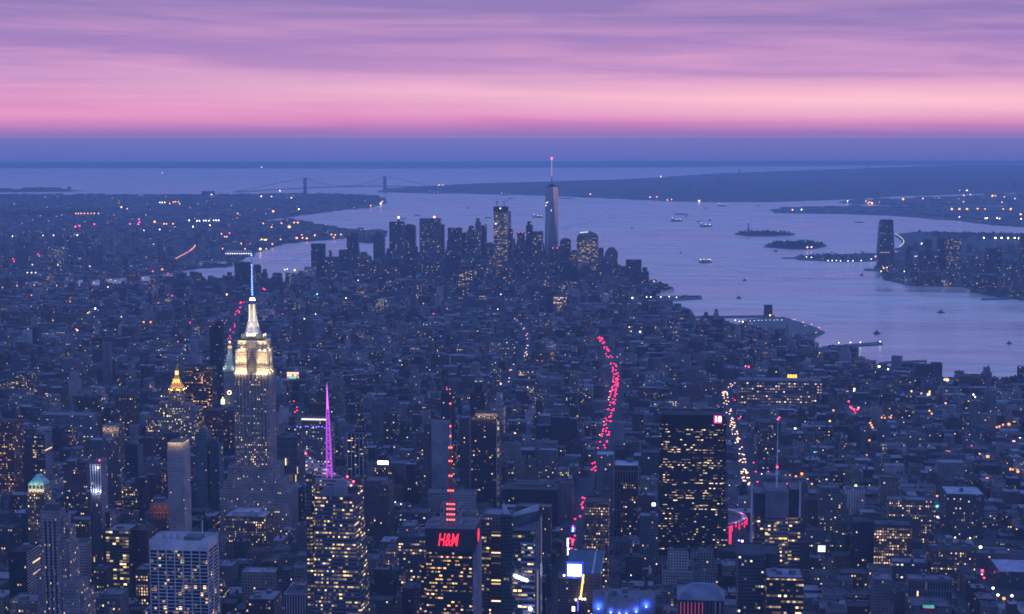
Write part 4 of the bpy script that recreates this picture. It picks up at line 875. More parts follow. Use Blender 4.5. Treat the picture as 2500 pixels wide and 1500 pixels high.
def screen_building():
    h = Hero('theatre_tower', 'low tower with a dazzling white screen framed in blue and a gold bulb sign', 'building', 'white screen building', 110, 1383, 1466, 1374, 1480)
    s = st((.17, .14, .16), 3.2, 4, .05, .5, .5, WRM); Y = h.Y; x0, x1, y0, y1, z = h.block(1383, 1466, 1405, 26, s, (.1, .12, .15))
    h.block(1362, 1420, 1414, 30, q((.15, .12, .14), .04), dy=-8, part='wing'); 
    a, b, zz = h.w(1384, 1470, 1356, 30); MB().prism([(x0+.5, y0+8, z-.5), (x1-.5, y0+8, z-.5), (b, y0+58, z-.5), (a, y0+58, z-.5)], [(x0+.5, y0+8, z+1), (x1-.5, y0+8, z+1), (b, y0+58, zz), (a, y0+58, zz)], pl((.1, .13, .17)), (.1, .14, .18)).build('sloped_roof', h.root)
    fa, fz = h.w(1442, 1450, 1358, 40)[0], zz; m = MB(); xx = x0+(x1-x0)*.72
    m.face([(xx, y0+8, z+1.05), (xx+3, y0+8, z+1.05), (xx+5, y0+40, zz+3), (xx+3, y0+40, zz+3)], pl((.5, .44, .46))); m.face([(x1-.8, y0+8, z+1.05), (x1, y0+8, z+1.05), (x1+3, y0+56, zz+1), (x1+2, y0+56, zz+1)], pl((.4, .42, .45))); m.build('roof_fin', h.root)
    sa, st_ = onY(1386, 1378, Y-3); sb, sb_ = onY(1419, 1407, Y-3)
    MB().box(sa-2, sb+2.5, Y-2.8, Y-.01, sb_-3, st_+2.5, mat=em((.05, .1, 1), .9, 'blue_frame'), bottom=True).build('screen_frame', h.root)
    MB().box(sa, sb, Y-3.2, Y-2.81, sb_, st_, mat=em((.95, .95, 1), 5, 'screen_white'), bottom=True).build('screen', h.root)
    MB().box(sb-5.2, sb-3.6, Y-3.4, Y-3.21, sb_+3, sb_+7, pl((.03, .03, .05)), bottom=True).build('screen_figure', h.root)
    m = MB(); A, B = onY(1425, 1402, Y-4), onY(1418, 1458, Y-6)
    for k in range(22):
        t = k/21; m.ball(A[0]+(B[0]-A[0])*t, Y-9-2*t, A[1]+(B[1]-A[1])*t, 1.15, em((1, .62, .14), 2.6), 6, 4)
    m.bar((A[0], Y-8, A[1]), (B[0], Y-8, B[1]), .9, METAL).build('bulb_sign', h.root)
    for px, py in ((1406, 1465), (1416, 1461), (1422, 1463), (1428, 1463), (1377, 1405)):
        x, zq = onY(px, py, Y-10); h.beacon(x, Y-10, zq, 1.3, (1, .8, .6), 6, 'lamp')
    h.lamp((sa+sb)/2, Y-6, sb_-1, 1500, (.3, .4, 1))
screen_building()

def blue_hall():
    h = Hero('event_hall', 'pale walled hall washed by strong blue floodlights at the bottom edge', 'building', 'blue floodlit hall', 92, 1477, 1560, 1460, 1500)
    Y = h.Y; s = pl((.3, .28, .3)); x0, x1, y0, y1, z = h.block(1483, 1560, 1462, 40, s, (.16, .17, .2), kit=4)
    a, b, zz = h.w(1447, 1476, 1452, 2); MB().box(a, b, Y+2, Y+24, 1.5, zz, pl((.3, .3, .34))).build('stage_box', h.root); FOOT.append((a, b, Y, Y+30))
    a2, b2, z2 = h.w(1476, 1483, 1440, -3); MB().prism([(a2, Y-3, 1.5), (b2, Y-3, 1.5), (b2, Y+30, 1.5), (a2, Y+30, 1.5)], [(a2, Y-3, z2), (b2, Y-3, z2-4), (b2, Y+30, z2-8), (a2, Y+30, z2)], pl((.5, .45, .45))).build('fin_wall', h.root)
    a3, b3, z3 = h.w(1561, 1600, 1460, 0); MB().box(a3, b3, Y, Y+30, 1.5, z3, pl((.22, .22, .25))).build('wing', h.root); FOOT.append((a3, b3, Y-2, Y+32))
    for k, (x, y, zz_, e) in enumerate(((( a+b)/2, Y-1.5, zz-14, 7000), (x0+4, Y-2, z-14, 1500), (x0+14, Y-2, z-15, 900), (x0+22, Y-2, z-15, 900), (x1-3, Y-2.5, z-12, 4000), (a3+8, Y-2.5, z3-8, 6000))):
        h.lamp(x, y, zz_, e, (.04, .12, 1)); MB().ball(x, y-.8, zz_-1.5, .9, em((.3, .45, 1), 6), 6, 4).build('blue_floodlight', h.root)
blue_hall()

def hip_roof():
    h = Hero('hip_roof_building', 'building with a blue grey hipped roof above pink lit pilasters, bottom edge', 'building', 'hip roofed building', 92, 1655, 1768, 1462, 1500)
    Y = h.Y; x0, x1, y0, y1, z = h.block(1655, 1768, 1464, 44, st((.12, .1, .13), 4, 30, .1, .6, .9, (1, .3, .5)), (.2, .22, .27), rim=False)
    ap = h.w(1690, 1745, 1424, 26); MB().prism([(x0-1, y0-1, z), (x1+1, y0-1, z), (x1+1, y1+1, z), (x0-1, y1+1, z)], [(ap[0], Y+22, ap[2]), (ap[1], Y+22, ap[2]), (ap[1], Y+30, ap[2]), (ap[0], Y+30, ap[2])], pl((.2, .22, .28)), (.2, .22, .28)).build('hip_roof', h.root)
    for k in range(7):
        x = x0+3+(x1-x0)*.55*k/7; MB().box(x, x+.7, Y-.6, Y-.004, z-20, z-3, mat=em((1, .12, .3), .5)).build('pilaster_light', h.root)
    for k in (5, 6): x = x0+(x1-x0)*(.3+.1*k); MB().box(x, x+1.4, Y-.7, Y-.004, z-24, z-2, pl((.6, .55, .6))).build('white_pilaster', h.root)
hip_roof()

# free standing advertising signs along the busy avenue
for (px, py, w_, hh, c, k, lab) in ((1399, 1293, 11, 14, (.02, .1, 1), 1.6, 'tall blue advertising sign with white strokes beside the red avenue'), (1386, 1325, 4, 22, (.5, .9, 1), 3.5, 'thin cyan white light sign standing below the blue sign'),
        (1388, 1347, 6, 18, (1, .9, .95), 4.5, 'blazing white sign stack at the avenue corner above the white screen'), (1398, 1323, 5, 8, (1, .1, .3), 2, 'small red sign between white stack and blue sign'),
        (1405, 1345, 8, 7, (1, .75, .9), 2.2, 'small pink white sign right of the blazing white stack'), (1400, 1487, 7, 12, (1, .8, .7), 5, 'warm white sign glowing at the bottom edge below white screen building'),
        (1411, 1480, 2.5, 26, (.15, .1, 1), 1.8, 'thin violet blue neon strip at the bottom edge'), (1812, 1325, 5, 12, (1, .7, .9), 5, 'white pink sign pillar below the round arena'), (1804, 1320, 4, 4, (.25, .2, 1), 5, 'small violet lamp sign beside the white pink pillar'),
        (1596, 1232, 9, 8, (.6, .75, 1), 5, 'bluish white floodlit sign left of the broad black slab'), (1579, 1265, 24, 24, (.45, .4, .5), .35, 'dim white chequered billboard left of the broad black slab'),
        (715, 917, 30, 17, (1, .8, .5), 1.3, 'multi coloured lit billboard wall right of the deco crown'), (935, 1130, 27, 9, (1, .93, .85), 5, 'dazzling white rooftop sign on the white signed block'),
        (1934, 919, 24, 8, (1, .55, .06), 2.6, 'amber lettered rooftop sign on the long dotted block'), (2267, 1482, 42, 8, (.05, .5, .4), .8, 'teal lettered rooftop sign with red underline'),
        (2006, 1340, 18, 16, (.9, .95, .85), 1.6, 'pale lit sign cube on a post left of the orange brick block')):
    z = {1596: 60, 1579: 55, 935: 84, 1934: 64, 2267: 44, 2006: 40, 715: 45}.get(px, 60); yy = {935: HH['white signed block'].Y-2, 1934: HH['long dotted block'].Y-2.5, 2267: HH['teal signed low building'].Y-1}.get(px)
    if yy is None: x, yy, _ = at(px, py, z)
    else: x, z = onY(px, py, yy)
    mp = dist_of(x, yy)/F; a = w_*mp/2; b = hh*mp/2
    r = empty('sign', (x, yy, 1.5), lab, 'sign')
    MB().box(x-a-.3, x+a+.3, yy, yy+1.2, z-b-.3, z+b+.3, pl((.03, .03, .04)), bottom=True).build('frame', r)
    if px == 2267: text('ORDER', r, hh*mp*1.1, (x, yy-.15, z+.4), em(c, 1.6), ext=.1, bold=.15); MB().box(x-a*.55, x+a*.7, yy-.2, yy-.01, z-b-.1, z-b+.8, mat=em((1, .05, .1), .8)).build('underline', r)
    elif px == 1934: 
        for k in range(4): MB().box(x-a+a*k/2+.6, x-a+a*(k+1)/2-.6, yy-.3, yy-.01, z-b, z+b, mat=em(c, 2.6), bottom=True).build('letter_box', r)
    elif px == 1399:
        MB().box(x-a, x+a, yy-.3, yy-.01, z-b, z+b, mat=em(c, k), bottom=True).build('panel', r); m = MB()
        for i in range(7): m.box(x-.8+rnd.uniform(-.8, .4), x+1.0, yy-.45, yy-.31, z-b*.7+i*b*.2, z-b*.7+i*b*.2+.7, mat=em((.9, .95, 1), 4), bottom=True)
        m.build('sign_strokes', r)
    elif px == 715:
        for i in range(5):
            for j in range(3): MB().box(x-a+i*a*.4+.3, x-a+(i+1)*a*.4-.3, yy-.3, yy-.01, z-b+j*b*.667+.3, z-b+(j+1)*b*.667-.3, mat=em(((1, .8, .45), (1, .1, .25), (.9, .9, .6), (.1, .8, .4))[3 if j == 0 and i > 0 and i < 4 else rnd.choice((0, 0, 1, 2))], 1.5), bottom=True).build('panel', r)
    elif px == 1579:
        MB().box(x-a, x+a, yy-.3, yy-.01, z-b, z+b, pl((.5, .45, .55)), bottom=True).build('panel', r); m = MB()
        for i in range(6):
            for j in range(5): m.box(x-a+i*a/3+.5, x-a+i*a/3+1.8, yy-.4, yy-.31, z-b+j*b*.4+.6, z-b+j*b*.4+2.2, pl((.2, .18, .24)), bottom=True)
        m.build('panel_marks', r)
    else: MB().box(x-a, x+a, yy-.3, yy-.01, z-b, z+b, mat=em(c, k), bottom=True).build('panel', r)
    MB().bar((x, yy+.6, 1.5), (x, yy+.6, z-b), .5, DARKMETAL).build('post', r)
    PROT.append((px-w_/2, px+w_/2, py-hh/2, py+hh/2, dist_of(x, yy)-3))

# ------------------------------------------------------------------ downtown
def twisted_tower():
    h = Hero('glass_skyscraper', 'tallest downtown tower, tapering blue glass with one pink lit face and striped mast', 'skyscraper', 'tallest glass tower', 417, 1331, 1362, 455, 640, Y=6150)
    x, z = onY(1345.5, 455, 6150); Y = 6150; r = (onY(1363, 640, Y)[0]-onY(1328, 640, Y)[0])/2*1.06
    Rg = lambda rr, zz, a0: [(x+rr*math.cos(a0+math.pi/2*k), Y+35+rr*math.sin(a0+math.pi/2*k), zz) for k in range(4)]
    a0 = math.radians(-31); A = Rg(r*1.1, 60, a0); B = Rg(r*.84, z-4, a0+math.pi/4); s = st((.10, .12, .17), 4, 4.2, .035, .9, .6, YEL)
    gl = plain('mirror_glass', (.05, .055, .075), .16, 0, .02); gl.node_tree.nodes['Principled BSDF'].inputs['IOR'].default_value = 3.3; m = MB(); m.prism(Rg(r*1.1, 1.5, a0), A, s, cap=False)
    for k in range(4):
        j = (k+1) % 4; m.face([A[k], A[j], B[k]], None, None, 0, gl); m.face([B[k], A[j], B[j]], None, None, 0, gl)
    m.build('wall', h.root); MB().prism(Rg(r*.83, z-4, a0+math.pi/4), Rg(r*.83, z, a0+math.pi/4), pl((.06, .07, .1)), (.1, .1, .12)).build('parapet', h.root)
    c = [(x+12*math.cos(.785*k), Y+35+12*math.sin(.785*k)) for k in range(8)]; MB().prism([(p, q_, z) for p, q_ in c], [(p, q_, z+8) for p, q_ in c], pl((.05, .06, .08))).build('mast_base', h.root)
    zt = onY(1347, 387, Y+35)[1]; MB().cyl(x, Y+35, z+8, zt, 2.6, .9, 8, mat=METAL).build('mast', h.root)
    m = MB()
    for k in range(9): zz = z+45+(zt-z-52)*k/8; m.ball(x, Y+31, zz, 1.7, em((.85, .85, 1), 1.6), 6, 4)
    m.build('mast_lamp', h.root); h.beacon(x, Y+32, zt, 5, (1, .12, .3), 3.5); 
    m = MB()
    for px, py in ((1334, 496), (1337, 494), (1333, 502), (1346, 514)): X, zz = onY(px, py, Y-8); m.ball(X, Y-8, zz, 2.2, em((1, .95, .8), 3), 6, 4)
    m.build('work_lamp', h.root)
twisted_tower()
B1 = (.07, .065, .075); B2 = (.11, .10, .11); B3 = (.05, .05, .06)
def dq(c, lit=.06, lc=WRM): return st(c, 4.5, 4.2, lit, .6, .55, lc)
DT = [  # left, right, top, y of front wall, depth, colour, lit, style of top, label, short
 (759, 790, 597, 5950, 40, B3, .04, 'flat', 'dark slab at the left end of the downtown cluster', 'leftmost downtown slab'),
 (792, 824, 629, 5900, 40, B2, .10, 'flat', 'lower dull slab with a lit top row beside the leftmost downtown slab', 'dull lit top slab'),
 (827, 874, 602, 6500, 50, B3, .05, 'step', 'broad dark block carrying a taller dark tower behind, left part of downtown', 'broad dark left block'),
 (874, 898, 616, 6150, 34, (.22, .12, .09), .10, 'hip', 'peach tinted brick tower with a sloped orange top', 'peach brick tower'),
 (911, 937, 567, 6600, 36, B2, .05, 'step', 'stepped dark tower left of the lamp topped tower', 'stepped dark tower'),
 (950, 985, 543, 6650, 40, B2, .06, 'spike', 'tall tower with a bright yellow lamp on its pointed top', 'yellow lamp topped tower'),
 (984, 1013, 548, 6800, 40, B3, .08, 'round', 'dark tower with rounded top right beside the lamp topped tower', 'round topped dark tower'),
 (1024, 1074, 535, 6600, 50, (.13, .12, .13), .10, 'flat', 'massive flat topped slab with pale crown, widest of the tall downtown towers', 'massive flat slab'),
 (1074, 1083, 550, 6640, 40, B2, .05, 'flat', 'narrow wing tower touching the massive flat slab', 'narrow wing tower'),
 (1093, 1126, 558, 6550, 40, B3, .06, 'flat', 'black flat tower with tiny roof lamps right of the massive slab', 'black flat tower'),
 (1126, 1138, 570, 6600, 36, B2, .05, 'flat', 'short grey tower hugging the black flat tower', 'short grey hugger'),
 (1140, 1160, 553, 6450, 36, B2, .10, 'step', 'grey stepped tower left of the slender pale tower', 'grey stepped tower'),
 (1160, 1173, 534, 6400, 26, (.24, .22, .22), .05, 'step', 'slender pale stone tower with a small cap', 'slender pale tower'),
 (1174, 1187, 552, 6500, 30, B3, .04, 'flat', 'slim black tower right of the slender pale tower', 'slim black tower'),
 (1205, 1238, 506, 6300, 44, (.16, .15, .12), .45, 'crane', 'unfinished tower with lit bare floors and dark top under two cranes', 'unfinished craned tower'),
 (1239, 1247, 518, 7000, 24, (.3, .36, .4), .08, 'flat', 'thin pale teal tower peeping out behind the unfinished tower', 'thin pale teal tower'),
 (1238, 1251, 561, 6350, 30, B2, .06, 'flat', 'grey shoulder tower right of the unfinished tower', 'grey shoulder tower'),
 (1262, 1280, 569, 6450, 34, B2, .06, 'flat', 'grey tower with red roof lamps between unfinished and tallest tower', 'red lamped grey tower'),
 (1284, 1300, 542, 6500, 26, B3, .05, 'step', 'slim dark tower with a few white lamps near its top', 'slim white lamped tower'),
 (1298, 1325, 567, 6400, 36, (.13, .10, .10), .14, 'flat', 'brownish lit tower left of the tallest glass tower', 'brownish lit tower'),
 (1367, 1393, 582, 6300, 40, B2, .05, 'dome', 'domed office tower right of the tallest glass tower', 'domed tower'),
 (1408, 1460, 566, 6250, 46, (.15, .13, .10), .62, 'round', 'curved tower with brightly lit west side and white roof lamps', 'bright curved tower'),
 (1477, 1508, 605, 6200, 36, B2, .06, 'hip', 'tower with a blunt pyramid cap near the shore', 'blunt pyramid tower'),
 (1457, 1497, 625, 6050, 40, (.13, .11, .11), .10, 'dome', 'squat tower with low dome in front of the blunt pyramid tower', 'squat low dome tower'),
 (1528, 1566, 636, 5900, 40, (.09, .06, .06), .05, 'flat', 'dark brick apartment tower at the right end of downtown', 'rightmost brick tower'),
 (1564, 1584, 655, 5950, 36, (.09, .065, .065), .06, 'step', 'lower stepped brick block beside the rightmost brick tower', 'lower stepped brick block'),
 (1087, 1121, 620, 5900, 40, (.06, .045, .045), .03, 'flat', 'dark brown windowless tower in the middle of downtown', 'dark windowless tower'),
 (985, 1015, 611, 6000, 40, B3, .05, 'flat', 'black middle height slab below the round topped tower', 'black middle slab'),
 (1345, 1366, 607, 5950, 40, (.08, .06, .06), .06, 'step', 'brown stepped tower with two red lamps before the tallest glass tower', 'brown red lamped tower'),
 (1119, 1152, 662, 5400, 40, (.10, .065, .06), .35, 'flat', 'brown block with scattered orange windows below downtown', 'orange windowed block'),
 (1226, 1258, 656, 5500, 40, (.10, .06, .055), .16, 'step', 'reddish stepped block below the unfinished tower', 'reddish stepped block'),
 (1367, 1410, 640, 5700, 44, B3, .03, 'flat', 'dark wide slab below the domed tower', 'dark wide slab'),
 (1410, 1450, 650, 5650, 40, B2, .05, 'step', 'grey stepped block below the bright curved tower', 'grey stepped block'),
 (1015, 1028, 686, 5100, 20, (.26, .15, .11), .25, 'flat', 'narrow peach lit apartment tower among low houses', 'narrow peach tower'),
 (905, 925, 640, 5800, 30, B2, .08, 'flat', 'small grey tower under the stepped dark tower', 'small grey tower'),
 (940, 975, 648, 5850, 36, B2, .07, 'step', 'middling stepped tower under the lamp topped tower', 'middling stepped tower'),
 (1040, 1080, 640, 5900, 36, (.10, .09, .09), .08, 'flat', 'middling grey slab under the massive flat slab', 'middling grey slab'),
 (1160, 1200, 638, 5900, 36, B2, .10, 'flat', 'grey slab with warm dots left below the unfinished tower', 'warm dotted slab'),
 (1270, 1310, 628, 5900, 36, B2, .09, 'step', 'grey stepped tower with warm dots below brownish lit tower', 'warm dotted stepped tower'),
 (1312, 1340, 650, 5700, 30, (.12, .12, .15), .05, 'flat', 'hazy grey block before the tallest glass tower', 'hazy grey block'),
]
def skyline(rows, names=('office_tower',)):
    for (xl, xr, yt, Y, D, c, lit, top, label, short) in rows:
        h = Hero(names[0], label, 'skyscraper', short, 0, xl, xr, yt, min(700, yt+78), Y=Y); z = h.z; w_ = h.x1-h.x0
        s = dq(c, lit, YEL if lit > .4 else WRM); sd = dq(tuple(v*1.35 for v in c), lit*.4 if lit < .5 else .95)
        if top in ('flat', 'crane', 'spike', 'step'):
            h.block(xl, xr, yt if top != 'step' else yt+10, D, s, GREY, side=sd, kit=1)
        if top == 'step':
            a = (xr-xl)*.2; 
            if short == 'broad dark left block': h.block(846, 874, 570, D*.6, s, GREY, dy=8, part='setback', side=sd)
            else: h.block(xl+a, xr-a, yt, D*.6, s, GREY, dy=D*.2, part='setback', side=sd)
        if top == 'spike':
            cx, cy2 = (h.x0+h.x1)/2+8, Y+D/2; MB().cyl(cx, cy2, z-.1, z+18, 9, 1, 4, pl(c)).build('spire', h.root); h.beacon(cx, cy2-3, z+22, 5.5, (1, .75, .3), 4, 'roof_lamp')
        if top in ('dome', 'round', 'hip'):
            hh = {'dome': w_*.35, 'round': w_*.3, 'hip': w_*.4}[top]; zt = z; z0 = z-hh; zb = 1.5
            MB().box(h.x0, h.x1, Y, Y+D, zb, z0, s, cap=False).build('wall', h.root)
            FOOT.append((h.x0-2, h.x1+2, Y-2, Y+D+2)); cx, cy2 = (h.x0+h.x1)/2, Y+D/2; m = MB(); N = 1 if top == 'hip' else 4
            def ring(t):
                k = math.cos(t*math.pi/2) if top != 'hip' else 1-t*.6; k = max(k, .3); return [(cx+(x-cx)*k, cy2+(y-cy2)*k, z0+hh*(math.sin(t*math.pi/2) if top != 'hip' else t)) for x, y in ((h.x0, Y), (h.x1, Y), (h.x1, Y+D), (h.x0, Y+D))]
            for k in range(N): m.prism(ring(k/N), ring((k+1)/N), pl(tuple(v*.9 for v in c)), c, cap=(k == N-1))
            m.build('dome' if top != 'hip' else 'pyramid_roof', h.root)
        if top == 'crane':
            MB().box(h.x0-1, h.x1+1, Y-1, Y+D+1, z-22, z+1.5, pl((.03, .035, .05)), bottom=True).build('netting', h.root)
            for px, tx_, ty in ((1214, 1216, 490), (1231, 1252, 482)):
                X, zb = onY(px, 503, Y+20); X2, z2 = onY(tx_, ty, Y+20); r = empty('tower_crane', (X, Y+20, z), ('short upright' if px < 1220 else 'long slanting')+' crane standing on the unfinished downtown tower', 'crane')
                MB().bar((X, Y+20, z+1.4), (X, Y+20, zb+20), 1.6, DARKMETAL).build('crane_mast', r); MB().bar((X, Y+20, zb+16), (X2, Y+20, z2), 1.3, DARKMETAL).bar((X, Y+20, zb+16), (X-9, Y+20, zb+20), 1.4, DARKMETAL).build('jib', r)
            h.beacon((h.x0+h.x1)/2, Y-2, z-6, 3, (1, .85, .5), 4, 'work_lamp'); h.beacon(h.x0+10, Y-2, z-75, 3.5, (1, .9, .6), 3, 'work_lamp')
        if short in ('brown red lamped tower', 'red lamped grey tower'):
            for k in (.25, .75): h.beacon(h.x0+w_*k, Y-1, z+2, 2.6, (1, .1, .15), 2.5)
        if short == 'bright curved tower':
            for k in range(4): h.beacon(h.x0+w_*(.2+.1*k), Y-2, z-4+k, 2.6, (.9, .95, 1), 2.5, 'roof_lamp')
skyline(DT)

# ------------------------------------------------------------------ across the river, right side
JC = [
 (2256, 2276, 586, 6500, 34, B3, .05, 'flat', 'dark waterside tower right of the rounded glass tower across the river', 'dark waterside tower'),
 (2289, 2309, 584, 6550, 34, B3, .05, 'flat', 'dark twin of the waterside tower, next inland', 'dark waterside twin'),
 (2312, 2347, 584, 6500, 40, (.09, .08, .07), .28, 'flat', 'broad tower with rows of orange light across the river', 'orange rowed far tower'),
 (2212, 2228, 603, 6700, 30, B3, .04, 'flat', 'short dark tower between curved lit pier and waterside tower', 'short dark far tower'),
 (2408, 2448, 608, 6300, 44, (.025, .025, .03), .06, 'flat', 'black boxy tower across the river', 'black boxy far tower'),
 (2493, 2515, 573, 6200, 40, B3, .05, 'flat', 'dark tower cut by the right frame edge across the river', 'edge dark far tower'),
 (2244, 2256, 612, 6600, 30, B2, .06, 'flat', 'narrow grey block left against the dark waterside tower', 'narrow grey far block'),
 (2349, 2405, 634, 6350, 50, B2, .08, 'step', 'low stepped block between orange rowed and black boxy towers', 'low stepped far block'),
 (2448, 2492, 640, 6250, 44, B2, .07, 'step', 'low stepped block right of the black boxy tower', 'right low stepped far block'),
 (2276, 2290, 616, 6520, 30, B2, .1, 'flat', 'short lit block between the dark waterside twins', 'short lit far block'),
 (2222, 2300, 664, 6050, 50, B3, .07, 'flat', 'long low waterfront block at the river edge', 'long low far block'),
 (2300, 2360, 658, 6000, 50, B2, .09, 'step', 'stepped waterfront block with teal dots', 'teal dotted far block'),
 (2375, 2440, 672, 5750, 60, B3, .08, 'flat', 'dark waterfront block right, near the marina', 'dark marina block'),
 (2445, 2520, 668, 5600, 60, B2, .08, 'step', 'waterfront block at the right margin', 'margin waterfront block'),
 (2168, 2205, 672, 6500, 40, B3, .12, 'flat', 'low lit waterfront hall right of the rounded glass tower', 'low lit far hall'),
]
skyline(JC, ('waterfront_tower',))
def round_tower():
    h = Hero('waterfront_tower', 'tall rounded dark glass tower standing alone at the tip across the river', 'skyscraper', 'rounded glass tower', 237, 2150, 2182, 537, 650, Y=6880)
    x0, x1, z = h.x0, h.x1, h.z; e0, _ = onY(2143, 640, h.Y); e1, _ = onY(2184, 640, h.Y)
    def ring(a, b, zz, d): return [(a, h.Y+8, zz), (a+6, h.Y, zz), (b-6, h.Y, zz), (b, h.Y+8, zz), (b, h.Y+d, zz), (a, h.Y+d, zz)]
    s = dq((.06, .065, .08), .05); m = MB(); m.prism(ring(e0, e1, 1.5, 60), ring(e0, e1, 90, 60), s, cap=False); m.prism(ring(e0, e1, 90, 60), ring(x0-2, x1, z-14, 54), s, cap=False); m.prism(ring(x0-2, x1, z-14, 54), ring(x0+5, x1-1, z, 50), dq(B3, .02), GREY)
    m.build('wall', h.root); m = MB()
    for k in range(5): m.box(x0+4+k*9, x0+9+k*9, h.Y-.5, h.Y-.003, 78, 82, mat=em((1, .6, .3), .9))
    m.build('lit_floor', h.root)
round_tower()

# ------------------------------------------------------------------ bridge, statue, piers, boats
def bridge():
    r0, r1 = at(745, 474, 0), at(940, 469, 0); A, B = Vector(r0[:2]), Vector(r1[:2]); d = (B-A).normalized(); n = Vector((-d.y, d.x))
    r = empty('suspension_bridge', (*((A+B)/2), 0), 'long suspension bridge with two portal towers far across the bay', 'bridge'); c = plain('bridge_steel', (.10, .12, .15), .6); L = (B-A).length
    H = []
    for P, py in ((A, 434), (B, 430)):
        zt = onY(745 if P is A else 940, py, P.y)[1]; H.append(zt); m = MB()
        for s_ in (-16, 16):
            q_ = P+n*s_; m.prism([(q_.x+d.x*i*9+n.x*j*9, q_.y+d.y*i*9+n.y*j*9, -2) for i, j in ((-1, -1), (1, -1), (1, 1), (-1, 1))], [(q_.x+d.x*i*6+n.x*j*7, q_.y+d.y*i*6+n.y*j*7, zt) for i, j in ((-1, -1), (1, -1), (1, 1), (-1, 1))], PLAIN, mat=c)
        for zz in (zt-8, 72, 60): m.bar((P.x-n.x*16, P.y-n.y*16, zz), (P.x+n.x*16, P.y+n.y*16, zz), 8, c)
        m.build('portal_tower', r)
    m = MB(); e0, e1 = A-d*900, B+d*700
    m.bar((e0.x, e0.y, 40), (A.x, A.y, 68), 5, c).bar((A.x, A.y, 68), (((A+B)/2).x, ((A+B)/2).y, 74), 5, c).bar((((A+B)/2).x, ((A+B)/2).y, 74), (B.x, B.y, 68), 5, c).bar((B.x, B.y, 68), (e1.x, e1.y, 45), 5, c).build('deck', r)
    for s_ in (-16, 16):
        m = MB(); pts = []
        for k in range(25):
            t = k/24; P = A.lerp(B, t)+n*s_; pts.append((P.x, P.y, 82+(H[0]-82)*(2*t-1)**2))
        P = e0+n*s_; pts.insert(0, (P.x, P.y, 42)); P = e1+n*s_; pts.append((P.x, P.y, 47))
        for a, b in zip(pts, pts[1:]): m.bar(a, b, 1.3, c)
        m.build('main_cable', r); m = MB()
        for p in pts[2:-2]: m.bar(p, (p[0], p[1], 74), .5, c)
        m.build('hanger_cable', r)
    for P, zt in ((A, H[0]), (B, H[1])): MB().ball(P.x, P.y-8, zt+4, 5, em((1, .15, .15), 1.5), 6, 4).build('beacon', r)
bridge()

def statue():
    x, y, _ = at(1827, 574, 0); r = empty('statue', (x, y, 1.5), 'tiny green statue with raised torch on a stone pedestal, on the small harbour island', 'statue'); st_ = pl((.3, .25, .2)); gm = COPPER
    star = [(x+(30 if k % 2 == 0 else 20)*math.cos(math.pi*k/11), y+(30 if k % 2 == 0 else 20)*math.sin(math.pi*k/11)) for k in range(22)]
    MB().prism([(a, b, 1.5) for a, b in star], [(a, b, 16) for a, b in star], st_).build('fort_base', r)
    MB().box(x-10, x+10, y-10, y+10, 16, 20, st_).prism([(x-8.5, y-8.5, 20), (x+8.5, y-8.5, 20), (x+8.5, y+8.5, 20), (x-8.5, y+8.5, 20)], [(x-6, y-6, 46), (x+6, y-6, 46), (x+6, y+6, 46), (x-6, y+6, 46)], st_).build('pedestal', r)
    MB().cyl(x, y, 46, 60, 5.5, 4.4, 10, mat=gm).cyl(x, y, 60, 74, 4.4, 3.2, 10, mat=gm).cyl(x, y, 74, 77, 3.2, 1.4, 8, mat=gm).ball(x, y, 79.3, 2.3, gm, 8, 6).bar((x-3, y, 73), (x-4.6, y, 86), 1.1, gm).bar((x+3, y-1, 72), (x+4, y-3, 64), 1.2, gm).build('figure', r)
    MB().cyl(x-4.7, y, 86, 88, 1.6, 1.6, 8, mat=gm).ball(x-4.7, y, 90, 1.8, em((1, .8, .4), 2.5), 6, 4).build('torch', r)
statue()

def pier(name, lab, pts, h=1.2, z=2.6, mat=PAVE, piles=True, shed=None):
    P = [Vector(p) for p in px2w(pts)]; c = sum(P, Vector((0, 0)))/len(P)
    if sum(a.x*b.y-b.x*a.y for a, b in zip(P, P[1:]+P[:1])) < 0: P.reverse()
    r = empty(name, (c.x, c.y, 0), lab, 'pier'); m = MB(); m.prism([(p.x, p.y, z-h) for p in P], [(p.x, p.y, z) for p in P], pl((.12, .11, .12)), mat=mat); m.build('deck', r)
    if piles:
        m = MB()
        for a, b in zip(P, P[1:]+P[:1]):
            k = max(1, int((b-a).length/14))
            for i in range(k): q_ = a.lerp(b, i/k); m.cyl(q_.x, q_.y, -1, z-h, .7, .7, 5, mat=WOOD)
        m.build('piling', r)
    if shed:
        S_ = [c+(p-c)*.86 for p in P]; m = MB(); m.prism([(p.x, p.y, z+.01) for p in S_], [(p.x, p.y, z+shed[0]) for p in S_], shed[1], shed[2]); m.build('shed', r)
    return r, P, c
pier('pier', 'long recreation pier with trees and lamps below downtown on the right shore', [(1577, 725), (1712, 723), (1714, 731), (1590, 738)])
pier('pier', 'huge square pier with lit sports shed and a row of white lamps', [(1800, 786), (1912, 778), (2014, 812), (1985, 828), (1880, 826)], shed=(9, st((.13, .14, .15), 6, 8, .6, .7, .35, (1, .85, .6)), (.12, .14, .15)))
pier('pier', 'thin bare pier with a small shed in front of the near right shore', [(2008, 853), (2008, 848), (2152, 836), (2155, 842)])
pier('pier', 'narrow breakwater pier leading to the ventilation tower', [(1680, 778), (1680, 774), (1890, 771), (1892, 776)])
pier('pier', 'half ruined dark pier, the one nearest the right edge', [(2158, 888), (2158, 885), (2262, 881), (2262, 884)])
pier('pier', 'long lit warehouse pier beside the narrow river left of the deco mast', [(536, 627), (536, 618), (620, 617), (622, 626)], shed=(12, st((.25, .24, .22), 5, 10, .5, .7, .4, WHT), (.3, .3, .32)))
